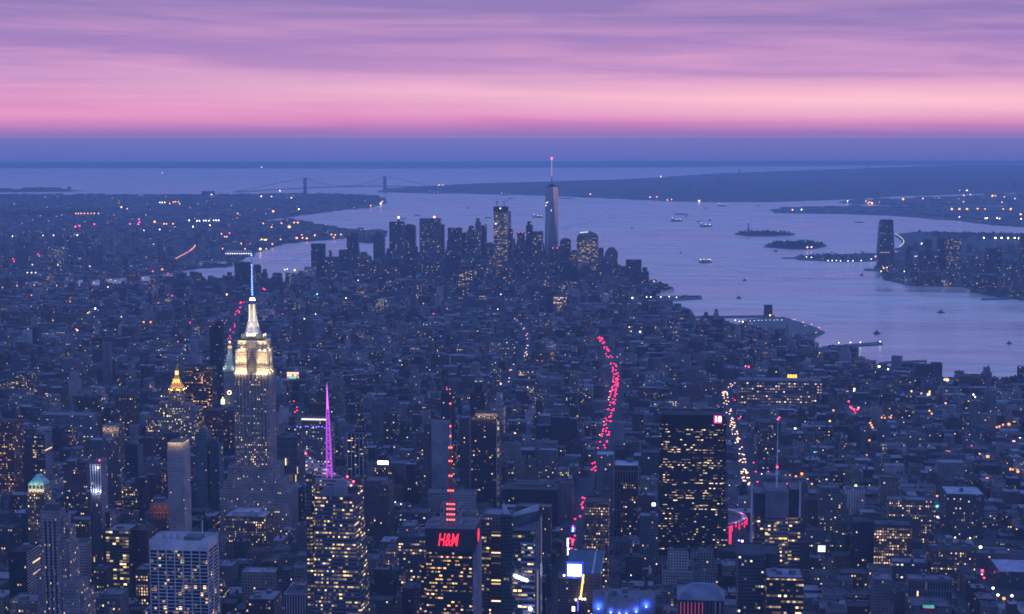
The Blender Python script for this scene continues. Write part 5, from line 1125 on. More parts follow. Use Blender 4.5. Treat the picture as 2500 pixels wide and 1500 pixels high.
pier('pier', 'pale warehouse pier in front of the longer lit pier', [(480, 650), (482, 643), (560, 641), (562, 648)], shed=(9, st((.25, .22, .21), 5, 8, .7, .8, .4, (1, .75, .55)), (.3, .29, .32)))
pier('pier', 'low curved ferry landing left of the island with ferry slip', [(1910, 632), (1912, 629.5), (1952, 630.5), (1952, 632.5)])
pier('pier', 'marina wall at the right margin across the river', [(2395, 734), (2398, 729.5), (2510, 727), (2510, 731)])
pier('pier', 'yacht basin wall with golden lamps at the foot of the rounded glass tower', [(2108, 661), (2112, 657), (2150, 658), (2150, 663)])
h = Hero('ventilation_tower', 'square brown ventilation tower standing alone on the river pier', 'tower', 'pier ventilation tower', 0, 1866, 1886, 746, 770, Y=at(1876, 774, 0)[1])
h.block(1866, 1886, 747, 26, st((.12, .10, .10), 4, 30, 0, .5, .8), GREY, z0=0)
h.block(1870, 1878, 757, 3, pl((.2, .12, .08)), GREY, dy=-3.2, z0=0, part='porch', foot=False, rim=False); h.beacon(onY(1880, 770, h.Y-2)[0], h.Y-2, onY(1880, 770, h.Y-2)[1], 3, (1, .5, .15), 4, 'lamp')
h = Hero('ferry_terminal', 'domed brick ferry hall with corner turrets on the island with ferry slip', 'building', 'turreted ferry hall', 0, 1998, 2020, 626, 634, Y=at(2009, 634, 0)[1])
x0, x1, y0, y1, z = h.block(1996, 2024, 627.5, 40, q((.2, .1, .08), .2), BRICK, z0=0)
for a in (x0+6, x1-6): MB().cyl(a, y0+6, z, z+16, 4.5, 3.8, 8, pl((.22, .13, .1))).ball(a, y0+6, z+17, 4, COPPER, 8, 5).build('turret', h.root)

def boat(x, y, L, kind, lab):
    X, Y, _ = at(x, y, 0); mp = dist_of(X, Y)/F; ln = L*mp
    r = empty({'ferry': 'ferry', 'ship': 'cargo_ship', 'barge': 'barge', 'tug': 'tugboat', 'launch': 'motor_boat'}[kind], (X, Y, 0), lab, {'ferry': 'ferry', 'ship': 'ship', 'barge': 'barge', 'tug': 'tugboat', 'launch': 'boat'}[kind])
    bw = ln*{'ferry': .24, 'ship': .16, 'barge': .2, 'tug': .34, 'launch': .3}[kind]; hh = {'ferry': 5, 'ship': 9, 'barge': 4, 'tug': 3.5, 'launch': 2.5}[kind]
    R = lambda k, z: [(X-ln*.5*k, Y-bw*.35*k, z), (X-ln*.38*k, Y-bw*.5*k, z), (X+ln*.36*k, Y-bw*.5*k, z), (X+ln*.5*k, Y, z), (X+ln*.36*k, Y+bw*.5*k, z), (X-ln*.38*k, Y+bw*.5*k, z), (X-ln*.5*k, Y+bw*.35*k, z)]
    MB().prism(R(.92, -1), R(1, hh), PLAIN, mat=HULL).build('hull', r)
    if kind == 'ferry':
        for k in range(3):
            z0 = hh+k*3.6; t = 1-.12*k; MB().box(X-ln*.42*t, X+ln*.42*t, Y-bw*.45*t, Y+bw*.45*t, z0, z0+3.6, st((.22, .17, .12), 4, 3.6, .8 if k < 2 else .5, .8, .5, (1, .85, .6)), (.3, .28, .28)).build('deck_house', r)
        MB().cyl(X-ln*.06, Y, hh+10.8, hh+16, 2, 1.7, 8, pl((.06, .06, .07))).build('funnel', r)
        m = MB()
        for k in (-.34, -.1, .2, .34): m.ball(X+ln*k, Y-bw*.3, hh+12.2, 2.0, em((1, .9, .75), 4), 6, 4)
        m.build('deck_lamp', r)
    elif kind == 'ship':
        MB().box(X-ln*.44, X-ln*.28, Y-bw*.4, Y+bw*.4, hh, hh+16, st((.3, .3, .32), 5, 3.5, .5, .6, .5, WHT)).build('deck_house', r); m = MB()
        for k in range(4): m.box(X-ln*.2+ln*.15*k, X-ln*.08+ln*.15*k, Y-bw*.38, Y+bw*.38, hh, hh+4, pl((.1, .08, .08)))
        m.build('hatch', r); MB().bar((X+ln*.3, Y, hh), (X+ln*.3, Y, hh+18), .8, METAL).build('mast', r); m = MB()
        for k in (-.36, .0, .3): m.ball(X+ln*k, Y-bw*.3, hh+8 if k > -.3 else hh+19, 3.0, em((1, .85, .65), 3.2), 6, 4)
        m.build('deck_lamp', r)
    elif kind == 'barge':
        MB().box(X-ln*.36, X+ln*.34, Y-bw*.42, Y+bw*.42, hh, hh+2.2, pl((.07, .07, .08))).build('cargo_deck', r); MB().box(X-ln*.46, X-ln*.38, Y-bw*.3, Y+bw*.3, hh, hh+6, pl((.12, .12, .13))).build('deck_house', r)
    else:
        MB().box(X-ln*.25, X+ln*.15, Y-bw*.32, Y+bw*.32, hh, hh+4, pl((.2, .2, .21))).build('deck_house', r); MB().box(X-ln*.12, X+ln*.1, Y-bw*.24, Y+bw*.24, hh+4, hh+7, q((.2, .2, .21), .5)).build('wheelhouse', r); MB().bar((X-ln*.05, Y, hh+7), (X-ln*.05, Y, hh+11), .4, METAL).build('mast', r)
for a in ((1722, 642, 34, 'ferry', 'large orange ferry with lit decks heading up the river between downtown and the islands'), (1652, 541, 28, 'ship', 'anchored ship with warm lamps left of the statue island'), (1723, 554, 32, 'ship', 'anchored ship with bright white lamps closest to the statue island'),
          (1664, 524, 34, 'barge', 'long dark barge anchored above the warm lamped ship'), (1709, 543, 14, 'barge', 'short dark barge above the bright white lamped ship'), (1733, 539, 10, 'tug', 'tiny dark tug just right of the short dark barge'), (1675, 529, 10, 'tug', 'tiny tug below the right end of the long dark barge'),
          (1724, 509, 9, 'tug', 'lone tug high in the bay above the anchored ships'), (1762, 504, 22, 'ship', 'faint ship near the hilly shore right of the lone tug'), (1851, 503, 9, 'tug', 'dark tug close to the hilly shore far right'), (2098, 544, 24, 'barge', 'thin barge between the rounded glass tower and the container peninsula'),
          (1894, 614, 9, 'tug', 'tug passing in front of the wooded island'), (1818, 686, 11, 'launch', 'small dark boat in mid river below the ferry wake'), (1804, 729, 14, 'tug', 'tug in mid river off the recreation pier'), (2104, 672, 11, 'launch', 'dark boat beside the yacht basin wall'),
          (2297, 764, 19, 'tug', 'reddish tug with faint wake in the right part of the river'), (2141, 815, 18, 'tug', 'dark tug off the thin bare pier'), (2464, 840, 14, 'launch', 'boat with long wake near the right edge of the river'), (1662, 619, 7, 'launch', 'tiny boat left above the large ferry'),
          (1060, 473, 30, 'ship', 'lit ship under the four orange lights of the far shore'), (1234, 477, 26, 'ship', 'lit ship high in the bay above the unfinished tower'), (1384, 485, 40, 'barge', 'very long dark barge right of the tallest glass tower'), (1143, 509, 10, 'tug', 'dark tug alone left of the craned tower'),
          (1193, 533, 20, 'barge', 'pale barge half behind the unfinished tower'), (1313, 532, 26, 'ship', 'ship with bright lamp half hidden by the tallest glass tower'), (1019, 527, 12, 'barge', 'faint barge above the massive flat slab'), (985, 535, 14, 'barge', 'faint barge behind the lamp topped tower'),
          (1543, 558, 8, 'launch', 'boat with white bow wave right of the tallest glass tower')):
    boat(*a)
WAKE = plain('foam', (.92, .66, .56), .9, 0, .02)
def wake(pts, w0, w1):
    P = [Vector(p) for p in px2w(pts)]; m = MB(); n = len(P)
    for i in range(n-1):
        a, b = P[i], P[i+1]; d = (b-a).normalized(); k = Vector((-d.y, d.x)); wa = w0+(w1-w0)*i/(n-1); wb = w0+(w1-w0)*(i+1)/(n-1)
        qd = [(a-k*wa), (b-k*wb), (b+k*wb), (a+k*wa)]
        if (qd[1]-qd[0]).x*(qd[2]-qd[0]).y-(qd[1]-qd[0]).y*(qd[2]-qd[0]).x < 0: qd.reverse()
        m.face([(p.x, p.y, .35) for p in qd], None, None, 0, WAKE)
    o = m.build('wake'); tag(o, None, None, None, 'stuff')
wake([(1468, 526), (1455, 535), (1430, 545), (1400, 552), (1370, 561)], 10, 40)
wake([(1705, 640), (1690, 630), (1670, 622)], 4, 14); wake([(1740, 648), (1790, 660), (1850, 672)], 5, 22); wake([(2312, 765), (2400, 771), (2480, 778)], 2, 7); wake([(2472, 841), (2520, 848)], 2, 6); wake([(1600, 676), (1680, 674), (1740, 671)], 3, 5)
wake([(700, 640), (735, 628), (770, 620), (800, 612)], 10, 30)

# curved lit causeway and elevated highway
def ribbon(name, lab, pts, wd, z, lamp, k, every, r=1.8, cat='bridge'):
    P = [Vector(p) for p in px2w(pts)]; o = empty(name, (*P[len(P)//2], 0), lab, cat); m = MB()
    for a, b in zip(P, P[1:]): m.bar((a.x, a.y, z), (b.x, b.y, z), wd/2, PAVE)
    m.build('deck', o); m = MB()
    for a, b in zip(P, P[1:]):
        c = max(1, int((b-a).length/every))
        for i in range(c): q_ = a.lerp(b, i/c); m.ball(q_.x, q_.y, z+wd/2+5, r, em(lamp, k), 6, 4); m.bar((q_.x, q_.y, z), (q_.x, q_.y, z+wd/2+5), .3, METAL)
    m.build('light_row', o); m = MB()
    for p in P: m.cyl(p.x, p.y, -1, z, wd*.25, wd*.25, 6, mat=PAVE)
    m.build('support', o)
ribbon('causeway', 'curved causeway with a bright row of lamps behind the rounded glass tower', [(2185, 577), (2195, 582), (2204, 590), (2207, 597), (2203, 604), (2194, 610)], 10, 5, (1, .95, .75), 1.6, 34)
ribbon('elevated_highway', 'elevated highway bending through the far city, left of the narrow river', [(430, 641), (445, 633), (460, 625), (472, 615), (478, 607)], 14, 9, (1, .34, .2), 2.6, 42, 2.6)  # red glowing balls on posts added in place of the traffic's lights

# ------------------------------------------------------------------ street lamps and floodlights, each one standing where its light shows
LAMPCOL = {'o': ((1, .36, .07), 1.7, 'amber'), 'w': ((1, .9, .72), 3.0, 'white'), 'r': ((1, .05, .16), 3, 'red'), 'y': ((1, .62, .22), 2.2, 'yellow'), 'g': ((.1, 1, .75), 4, 'teal green'), 'p': ((1, .46, .38), 1.8, 'pink'), 'l': ((.8, 1, .4), 4.5, 'lime white'), 'b': ((.1, .4, 1), 5, 'blue')}
def LL(txt, sc, ox, oy, out):
    for t in txt.split():
        b = t.split(','); c = b[2] if len(b) > 2 else 'o'; out.append((float(b[0])/sc+ox, float(b[1])/sc+oy, c[0], 1.6 if c[1:] == 'B' else 1.0))
LAMPS = []
LL("441,718 474,704,oB 750,682,oB 1055,707 855,420 868,445 862,432 920,390 935,392 966,392,oB 1185,352 1198,368 1297,585,oB 1276,583 1510,608,oB 1628,427,oB 1635,678,oB 1678,692,oB 1650,680 1550,716 1570,716 1507,731,oB 1228,828 1470,829,oB 1615,1235,oB 1596,1226 1600,1400,oB "
   "1230,945,w 1240,950,p 1258,970,p 1015,1188,wB 990,1160,w 975,1185,w 835,1355,p 852,1356,pB 655,1245,p 685,1258,p 730,1255,w 1540,1342,wB 1567,1380,wB 1645,1385,wB 1480,1245,rB 1478,1265,p 1490,1285,r 1205,845,l 1470,1113,lB 1265,993,g 1281,1007,g 1300,1058,g 1228,885,g 1310,1015,w 1328,1060,w 1412,1063,w "
   "1180,262,yB 1186,245,y 1185,253,y 767,230,w 765,240,w 1085,243,y 1285,180,yB 1270,178,y 1440,275,w 1430,262,w 1655,525,pB 1620,490,p 1560,445 1595,430 1575,440 1690,505,w 905,105,wB 955,120,w 735,300,r 745,330,r 752,338,r 765,345,r 785,345,r 775,370,r 790,335,p 160,103,p 178,106,rB 1625,1130,p 1625,1150,p 1610,915,p 1655,990,p 1660,1000,p "
   "350,393,rB 287,692,r 366,694,r 388,760,r 310,810,p 216,818,w 250,705,w 437,452,l 500,520,p 530,760 775,770,l 790,785,w 1140,255 940,1300,p 1090,1360 1165,1290,w 1275,310,p 1530,355,p 1465,592 1420,550,r 630,410,y 545,585,b 850,517 835,600 650,350", 2.283, 1750, 850, LAMPS)
LL("733,387,y 768,397 934,475,oB 1142,467,w 1165,505,w 990,488 1005,488 1045,487 840,460,r 835,490,r 842,478,r 785,488,r 455,505,r 480,500,r 570,490,r 260,558 323,557,p 468,557,w 270,622 75,563,w 230,672,r 238,682,r 85,715,r 78,700,r 195,735,y 350,737,y 340,740,y 542,745,y 980,763,oB 923,775,r 1015,788,r 866,817 668,826 697,831 487,849 568,845 343,861 207,858 102,862 15,873 652,870,w 190,920 423,958 575,1000,wB 540,1022,y 530,1028,y 733,1050,y 868,1082,oB 910,1082,oB 1040,922,r 1370,915,l "
   "320,1072 467,1132,pB 460,1125,p 1148,1085,r 1075,1200,r 957,965 1800,480 1778,480 1650,412,oB 1640,507 1748,505,yB 1700,485 1590,485 1458,607 1645,610 1580,582,y 1597,584,y 1608,584,y 1695,582 1790,572 1828,572 1850,575 1898,558,oB 1945,550 1572,640,yB 1480,640 1345,638 1608,638 1310,550,r 1387,545,r 1357,565 1370,566 1338,548 1435,425 1025,365 1048,355 1060,355 1078,355 1085,366 965,358,w 980,358,w 995,358,w 1278,310,w 1690,288,w 1578,322,w 1640,322,p "
   "458,425 473,425 490,425 510,425 530,425 550,425 570,425 595,425 1190,470,w 1205,470,w 1230,468,w 1245,468,w 1262,468,w 1290,467,w 1305,467,w 1320,467,w 1268,497,w 905,530,w 965,522,w 985,522,w 870,528,p 105,548,w 125,550,w 145,550,w 165,783,w 190,783,w 215,783,w 1580,145,w 980,178,p 1350,668,w 1363,668,w 1376,668,w 1390,668,w 1404,668,w 1418,668,w 1432,668,w 1446,668,w 1460,668,w 1474,668,w 1488,668,w 1502,668,w 1516,668,w 1720,765,w 1780,768,yB 1735,763,w 1600,885,r 1590,880,r 1915,912,b 1795,1170,g 1795,1062,w 1808,1062,w 1822,1062,w 1838,1062,w 1270,1110,r 1305,1090,r", 2.474, 0, 350, LAMPS)
LL("1003,280,yB 1030,280,yB 1104,280,yB 1158,280,yB 972,487,pB 48,524 72,524 15,552,yB 67,625,oB 100,605 103,625 135,628 183,607,oB 238,600 295,602 320,605 357,602 405,602 310,622 905,287,p 630,385,p 620,398,yB 553,412 30,360,p 80,435,w 2085,252,w 2105,252,w 2230,278,p 2275,278,p 2000,337,p 1855,318,g 390,1022,w 900,1058 967,1125,r 1410,997,w 1390,1095,w 470,905,w 200,996,b 190,1127,w", 2.698, 700, 350, LAMPS)
LL("280,203,y 215,327 256,326 320,343 345,340 512,350,pB 1842,205,p 2083,288,w 2129,288,wB 2110,315 2150,310 2283,318,oB 2300,318 2355,325 2418,335 2340,357 1743,338,oB 1862,335 1960,335 2080,338 2107,355 1408,350,w 1520,350 1533,362 1555,362,oB 1600,358 1540,355 2037,398,oB 2083,398,oB 2129,398,oB 2193,398,oB 2237,398 2347,398 2393,398,oB 2453,432,oB 2083,445,w 2240,455,w 2250,452,w 2310,453,w 2325,455,w 2455,457,w 1075,403,p 1130,402,w 2230,573,wB 2300,573,wB 2338,573,wB 2377,573,wB 2417,573,wB 2443,575,wB 1855,607,w 2112,685,g 1165,630,p 1190,628,p "
   "1578,685,pB 1697,682,p 1715,680,p 1730,682,p 1745,683,p 1815,685,p 1825,683,p 1160,688,w 1190,690,w 1290,710,w 1315,710,w 1340,710,w 1365,712,w 1410,712,w 1440,712,w 1490,710,w 1550,700,w 730,1070,w 755,1078,w 775,1080,wB 820,1076,w 845,1076,w 870,1073,w 890,1073,w 915,1072,w 940,1071,w 965,1071,w 985,1070,w 1010,1070,w 1075,1068 1090,1066 1140,1083 1150,1105 1190,1095 1235,1115 1355,1207,w 1425,1205,w 1485,1204,w 1605,1200,w 108,935,wB 155,1140,wB 100,1138,y 90,1112,y 240,835,y 195,930,w 220,930,w 280,930,w 330,928,w 375,932,w 1625,755,y 1645,752,y 1610,775,y 1750,775,w 1785,778,w 2365,870,w 2395,878,w", 2.473, 1500, 350, LAMPS)
LL("120,325,y 425,875,w 460,875,w 435,770 460,770,w 865,410,y 510,415,y 530,415,y 555,415,y 1300,880,y 1360,1005 740,530 490,910,r 1665,385,w 1855,945,w 975,170,w 1410,495,y 1080,670 1550,1105 1345,1180 895,1160,r", 2.473, 0, 900, LAMPS)
LL("1378,395,yB 620,905,g 545,890 760,860,r 960,615,rB 968,128,r 985,128,r 1015,160,w 1155,240,r 1410,680,yB 1525,680,yB 1660,975,p 655,810,w 690,822,w 1475,735,y 1755,290 350,535,w", 2.473, 700, 900, LAMPS)
HEAD = plain('lamp_housing', (.08, .08, .09), .6)
lamp_objs = []
protos = {}
for (px, py, c, big) in LAMPS:
    X, Y, _ = at(px, py, 10); d = dist_of(X, Y); hz = 10 if d < 6000 else 18
    X, Y, _ = at(px, py, hz); d = dist_of(X, Y); r = max(.55, (1.9 if c not in 'w' else 1.6)*big*d/F*(1.3 if px > 1900 and py > 880 else .85)); col, k, nm = LAMPCOL[c]
    key = (c, round(math.log(r)*5), hz, d > 8500); rr = math.exp(key[1]/5)
    if key not in protos:
        m = MB(); m.bar((0, 0, -hz-.5), (0, 0, -rr*.6), max(.15, rr*.16), METAL); m.ball(0, 0, 0, rr, em(col, k*(3.0 if d > 8500 else 1.35)), 8, 5); m.cyl(0, 0, rr*.85, rr*1.15, rr*.6, rr*.3, 6, mat=HEAD)
        protos[key] = m.build({'r': 'warning_lamp', 'g': 'traffic_light'}.get(c, 'floodlight' if d > 8500 else 'street_lamp')); o = protos[key]
    else: o = protos[key].copy(); COL.objects.link(o)
    o.location = (X, Y, hz+1); lamp_objs.append((o, px, py, nm)); PROT.append((px-4, px+4, py-4, py+4, d-4))

# ------------------------------------------------------------------ cars on the avenues
def car_mesh(kind):
    m = MB(); body = plain('car_paint_'+kind, {'tail': (.05, .05, .06), 'head': (.10, .09, .08), 'cab': (.4, .25, .03)}[kind], .35)
    for x0, x1, y0, y1, z0, z1 in ((-.95, .95, -2.3, 2.3, .35, .95),): m.box(x0, x1, y0, y1, z0, z1, mat=body, bottom=True)
    m.prism([(-.9, -1.7, .95), (.9, -1.7, .95), (.9, .9, .95), (-.9, .9, .95)], [(-.72, -1.2, 1.5), (.72, -1.2, 1.5), (.72, .4, 1.5), (-.72, .4, 1.5)], PLAIN, mat=plain('car_glass', (.02, .02, .03), .1))
    for x in (-.85, .85):
        for y in (-1.45, 1.45): m.cyl(x, y, 0, .62, .33, .33, 8, mat=DARKMETAL)
    g = em((1, .02, .10), 7, 'tail_light') if kind != 'head' else em((1, .56, .34), 3.6, 'head_light')
    for x in (-.65, .65): m.box(x-.68, x+.68, -2.75, -2.29, .45, 2.0, mat=g, bottom=True)
    return m
CARP = {}
def car(X, Y, ang, kind, lab, group, z=1.55):
    if kind not in CARP: CARP[kind] = car_mesh(kind).build('car'); o = CARP[kind]
    else: o = CARP[kind].copy(); COL.objects.link(o)
    o.location = (X, Y, z); o.rotation_euler = (0, 0, ang); tag(o, lab, 'car', group); return o
def traffic(P, n, kind, lab, group, lat, clumps=None):
    L = [0]
    for a, b in zip(P, P[1:]): L.append(L[-1]+(Vector(b)-Vector(a)).length)
    spots = []; tries = 0
    while len(spots) < n and tries < 4000:
        tries += 1
        s_ = rnd.random()*L[-1] if not clumps else min(L[-1]-1, max(0, rnd.gauss(rnd.choice(clumps), .02)*L[-1]))
        lane = rnd.choice(lat)
        if all(abs(s_-t) > 6.5 or lane != l for t, l in spots): spots.append((s_, lane))
    for s_, lane in spots:
        i = max(k for k in range(len(L)) if L[k] <= s_); i = min(i, len(P)-2); a, b = Vector(P[i]), Vector(P[i+1]); d = (b-a).normalized(); p = a+d*(s_-L[i]); q_ = Vector((d.y, -d.x))
        p = p+q_*lane+q_*rnd.uniform(-.3, .3); car(p.x, p.y, math.atan2(d.y, d.x)-math.pi/2, kind, lab, group)
c5 = lambda L: [at(x/2.474+1100, y/2.474+700, 2)[:2] for x, y in L]
SP = c5([(815, 1255), (865, 1180), (880, 1070), (905, 1000), (935, 900), (955, 800), (975, 700), (992, 620), (1000, 545), (985, 480), (950, 400), (915, 340), (895, 295)])
traffic(SP, 130, 'tail', 'red tail lit car in the dense stream on the long red avenue', 'cars on the red avenue', (-7, -3.5, 0, 3.5, 7), [.1, .2, .27, .33, .38, .45, .5, .55, .6, .64, .7, .78, .86, .95])
traffic([SP[0], SP[5], SP[8]], 6, 'head', 'white headlit car at the left kerb of the long red avenue', 'headlit cars on the red avenue', (-8.5,))
traffic(avepx([(1388, 1345), (1405, 1280), (1418, 1235), (1430, 1210)]), 20, 'tail', 'tail lit car on the avenue stretch between screen building and round crowned tower', 'cars near the screen building', (-3, 1, 4))
EP = c5([(1815, 1215), (1790, 1160), (1775, 1085), (1760, 1010), (1745, 950), (1720, 880), (1700, 810), (1682, 740), (1668, 690), (1662, 645), (1690, 600), (1720, 575)])
traffic(EP, 88, 'head', 'white headlit car coming up the avenue right of the broad black slab', 'cars on the white avenue', (-8, -5, -2, 1, 3.5), [.05, .1, .18, .28, .35, .42, .5, .57, .66, .74, .8, .84, .95])
traffic([(p[0]+14, p[1]) for p in EP[:-2]], 14, 'tail', 'tail lit car in the right lane of the white avenue', 'tail lit cars on the white avenue', (2, 5))
traffic(c5([(450, 430), (460, 390), (475, 330), (455, 275), (420, 225), (385, 195)]), 16, 'head', 'headlit car in the pale stream at centre, below the downtown towers', 'cars of the pale stream', (-3, 0, 3))
traffic(c5([(285, 660), (285, 605), (310, 580), (345, 580), (355, 530), (378, 465)]), 8, 'head', 'headlit car on the crooked street below the pale stream', 'cars of the crooked street', (-2, 2))
traffic(avepx([(561, 830), (568, 800), (576, 775), (584, 752), (592, 738)]), 26, 'tail', 'red tail lit car on the avenue left of the deco mast', 'cars left of the deco mast', (-6, -2, 2, 6))
traffic(avepx([(688, 770), (690, 752), (692, 735)]), 5, 'tail', 'red tail lit car on the short street right of the deco mast', 'cars right of the deco mast', (-2, 2))
traffic(avepx([(725, 1025), (722, 1000), (720, 972)]), 8, 'tail', 'red tail lit car between deco giant and bright cornice block', 'cars near the cornice block', (-3, 0, 3))
traffic(avepx([(2070, 978), (2080, 1000), (2092, 1015)]), 4, 'tail', 'red tail lit car on the right side street past the long dotted block', 'cars past the long dotted block', (-2, 2))

# ------------------------------------------------------------------ trees on the islands and along the shore
def leafmass(name, lab_kind, spots):
    m = MB()
    for x, y, z, r in spots:
        for k in range(14):
            a, b = rnd.random()*6.28, rnd.uniform(-.4, 1.4); q_ = r*rnd.uniform(.35, 1); cx, cy2, cz = x+q_*math.cos(a)*math.cos(b), y+q_*math.sin(a)*math.cos(b), z+r*1.0+q_*math.sin(b)*.8
            s_ = r*rnd.uniform(.3, .6); n = Vector((rnd.gauss(0, 1), rnd.gauss(0, 1)-.6, rnd.gauss(0, 1)+.6)).normalized(); u = n.orthogonal().normalized()*s_; v = n.cross(u)
            c = Vector((cx, cy2, cz)); m.face([c+u, c+v, c-u*.8, c-v*.9], None, None, 0, LEAF)
        m.bar((x, y, 0), (x, y, z+r), r*.08, WOOD)
    return tag(m.build(name), None, None, None, 'stuff')
def scatter(poly, n, r0, r1, z=1.5):
    xs = [p[0] for p in poly]; ys = [p[1] for p in poly]; out = []; t = 0
    while len(out) < n and t < n*40:
        t += 1; x, y = rnd.uniform(min(xs), max(xs)), rnd.uniform(min(ys), max(ys))
        if inside(poly, x, y): out.append((x, y, z, rnd.uniform(r0, r1)))
    return out
sh = lambda poly, k: (lambda c: [(c[0]+(p[0]-c[0])*k, c[1]+(p[1]-c[1])*k) for p in poly])((sum(p[0] for p in poly)/len(poly), sum(p[1] for p in poly)/len(poly)))
sx0 = at(1827, 574, 0)
leafmass('woods', '', [s for s in scatter(sh(LIBERTY, .85), 170, 6, 10) if math.hypot(s[0]-sx0[0], s[1]-sx0[1]) > 38]); leafmass('woods', '', scatter(sh(ELLIS, .9), 240, 6, 11))
leafmass('woods', '', scatter(sh(FERRYIS, .9), 60, 5, 8)); leafmass('woods', '', scatter(sh(GOV, .9), 60, 6, 9))
leafmass('treeline', '', scatter(px2w([(1580, 700), (1604, 712), (1655, 714), (1600, 690), (1570, 690)]), 70, 5, 8)+scatter(px2w([(1575, 729), (1710, 724), (1712, 728), (1590, 735)]), 40, 3, 5))
leafmass('woods', '', scatter(px2w([(860, 478), (920, 482), (940, 490), (900, 505), (840, 508), (760, 500)]), 260, 9, 15)+scatter(px2w([(0, 519), (110, 519), (240, 515), (240, 520), (120, 530), (0, 531)]), 260, 9, 16))
leafmass('woods', '', scatter(px2w([(2240, 568), (2400, 573), (2500, 574), (2500, 590), (2300, 590)]), 160, 7, 12))

# ------------------------------------------------------------------ the rest of the city
PAL = [((.085, .055, .05), 'brown brick'), ((.125, .075, .065), 'red brown'), ((.19, .16, .14), 'tan brick'), ((.12, .12, .125), 'grey'), ((.23, .225, .23), 'pale grey'), ((.36, .335, .32), 'cream stone'), ((.055, .055, .065), 'dark'), ((.075, .09, .11), 'blue grey glass'), ((.08, .055, .055), 'dark brick')]
WTS = [18, 10, 14, 16, 12, 7, 8, 7, 10]
ROOFS = [(.05, .05, .06), (.07, .07, .08), (.12, .12, .135), (.04, .04, .045), (.24, .24, .26)]
def height(x, y):
    u = rnd.random(); g = lambda m, s: max(9, rnd.gauss(m, s))
    if y < 2350:
        if x < 360: return rnd.uniform(70, 125) if u < .10 else g(42, 15)
        if x < 640: return rnd.uniform(55, 85) if u < .07 else g(30, 11)
        return rnd.uniform(45, 80) if u < .06 else g(20, 8)
    if y < 3150:
        if x < 360: return rnd.uniform(50, 90) if u < .09 else g(32, 13)
        return rnd.uniform(36, 65) if u < .09 else g(20, 9)
    if y < 5200:
        if x < -1000: return rnd.uniform(38, 62) if u < .13 else g(19, 5)
        return rnd.uniform(32, 60) if u < .10 else g(20, 8)
    if y < 5700: return rnd.uniform(45, 85) if u < .16 else g(30, 12)
    if x < -1300: return rnd.uniform(40, 60) if u < .2 else g(22, 8)
    return rnd.uniform(70, 130) if u < .25 else g(44, 18)
for (ppx, ppy, pw, pd) in ((1093, 845, 150, 120), (1560, 870, 110, 90), (330, 760, 160, 130), (505, 985, 90, 130)):
    gx, gy, _ = at(ppx, ppy, 0); FOOT.append((gx-pw/2, gx+pw/2, gy-pd/2, gy+pd/2)); sheet('park_lawn', [(gx-pw/2+8, gy-pd/2+8), (gx+pw/2-8, gy-pd/2+8), (gx+pw/2-8, gy+pd/2-8), (gx-pw/2+8, gy+pd/2-8)], 1.75, WOODLAND)
    leafmass('woods', '', [(gx+rnd.uniform(-.44, .44)*pw, gy+rnd.uniform(-.44, .44)*pd, 1.5, rnd.uniform(4.5, 7.5)) for _ in range(90)])
LOTS = []
def lots(xa, xb, ya, yb, rot, pivot, cond, avs=None):
    c, s_ = math.cos(rot), math.sin(rot)
    avs = avs or AVES
    y = ya
    while y < yb:
        for xl, xr in zip(avs, avs[1:]):
            if xr < xa or xl > xb: continue
            for row in (0, 1):
                x = xl+10
                while x < xr-18:
                    w_ = rnd.uniform(13, 26) if rnd.random() < .62 else rnd.uniform(26, 50); w_ = min(w_, xr-10-x)
                    y0 = y+9+row*32.5; d = rnd.uniform(22, 31.5); yy = y0 if row == 0 else y0+31.5-d
                    cx, cy2 = x+w_/2-pivot[0], yy+d/2-pivot[1]; X, Y = pivot[0]+cx*c-cy2*s_, pivot[1]+cx*s_+cy2*c
                    x += w_+.4
                    if w_ < 9 or not cond(X, Y) or not inside(MANH, X, Y): continue
                    px, py = proj(X, Y, 15)
                    if -70 < px < 2570 and py < 1720 and rnd.random() < .97: LOTS.append((X, Y, w_, d, rot))
        y += 80.4
lots(-1700, 1600, 640, 3180, 0, (0, 0), lambda x, y: y < 3170)
lots(-2600, 2600, 2600, 5300, math.radians(-14), (300, 3900), lambda x, y: 3170 < y < 4500 and x > 60, [k*118+rnd.uniform(-22, 22) for k in range(-25, 25)])
lots(-3000, 2600, 2900, 5300, math.radians(3), (-600, 3900), lambda x, y: 3170 < y < 4500 and x <= 60, [k*130-40+rnd.uniform(-22, 22) for k in range(-25, 24)])
lots(-3000, 2600, 4000, 6000, math.radians(7), (-300, 4900), lambda x, y: 4500 <= y < 5620, [k*110+rnd.uniform(-25, 25) for k in range(-32, 25)])
lots(-3400, 2600, 5000, 7600, math.radians(16), (-300, 6200), lambda x, y: y >= 5600, [k*100+rnd.uniform(-25, 25) for k in range(-36, 28)])
BINS = {}
for p in PROT:
    for b in range(int(max(-100, p[0])//20), int(min(2600, p[1])//20)+1): BINS.setdefault(b, []).append(p)
FB = {}
for f in FOOT:
    for i in range(int(f[0]//60), int(f[1]//60)+1):
        for j in range(int(f[2]//60), int(f[3]//60)+1): FB.setdefault((i, j), []).append(f)
ROADSEG = []
for P_ in (SEVENTH, EIGHTH, SIXTH, PARKS):
    for a, b in zip(P_, P_[1:]): ROADSEG.append((Vector(a), Vector(b)))
CARPTS = [(*proj(o.location.x, o.location.y, 2), dist_of(o.location.x, o.location.y)) for o in COL.objects if o.get('category') == 'car']
for (px, py, d) in CARPTS:
    for b in range(int((px-3)//20), int((px+3)//20)+1): BINS.setdefault(b, []).append((px-2, px+2, py-1, py+2, d-6))
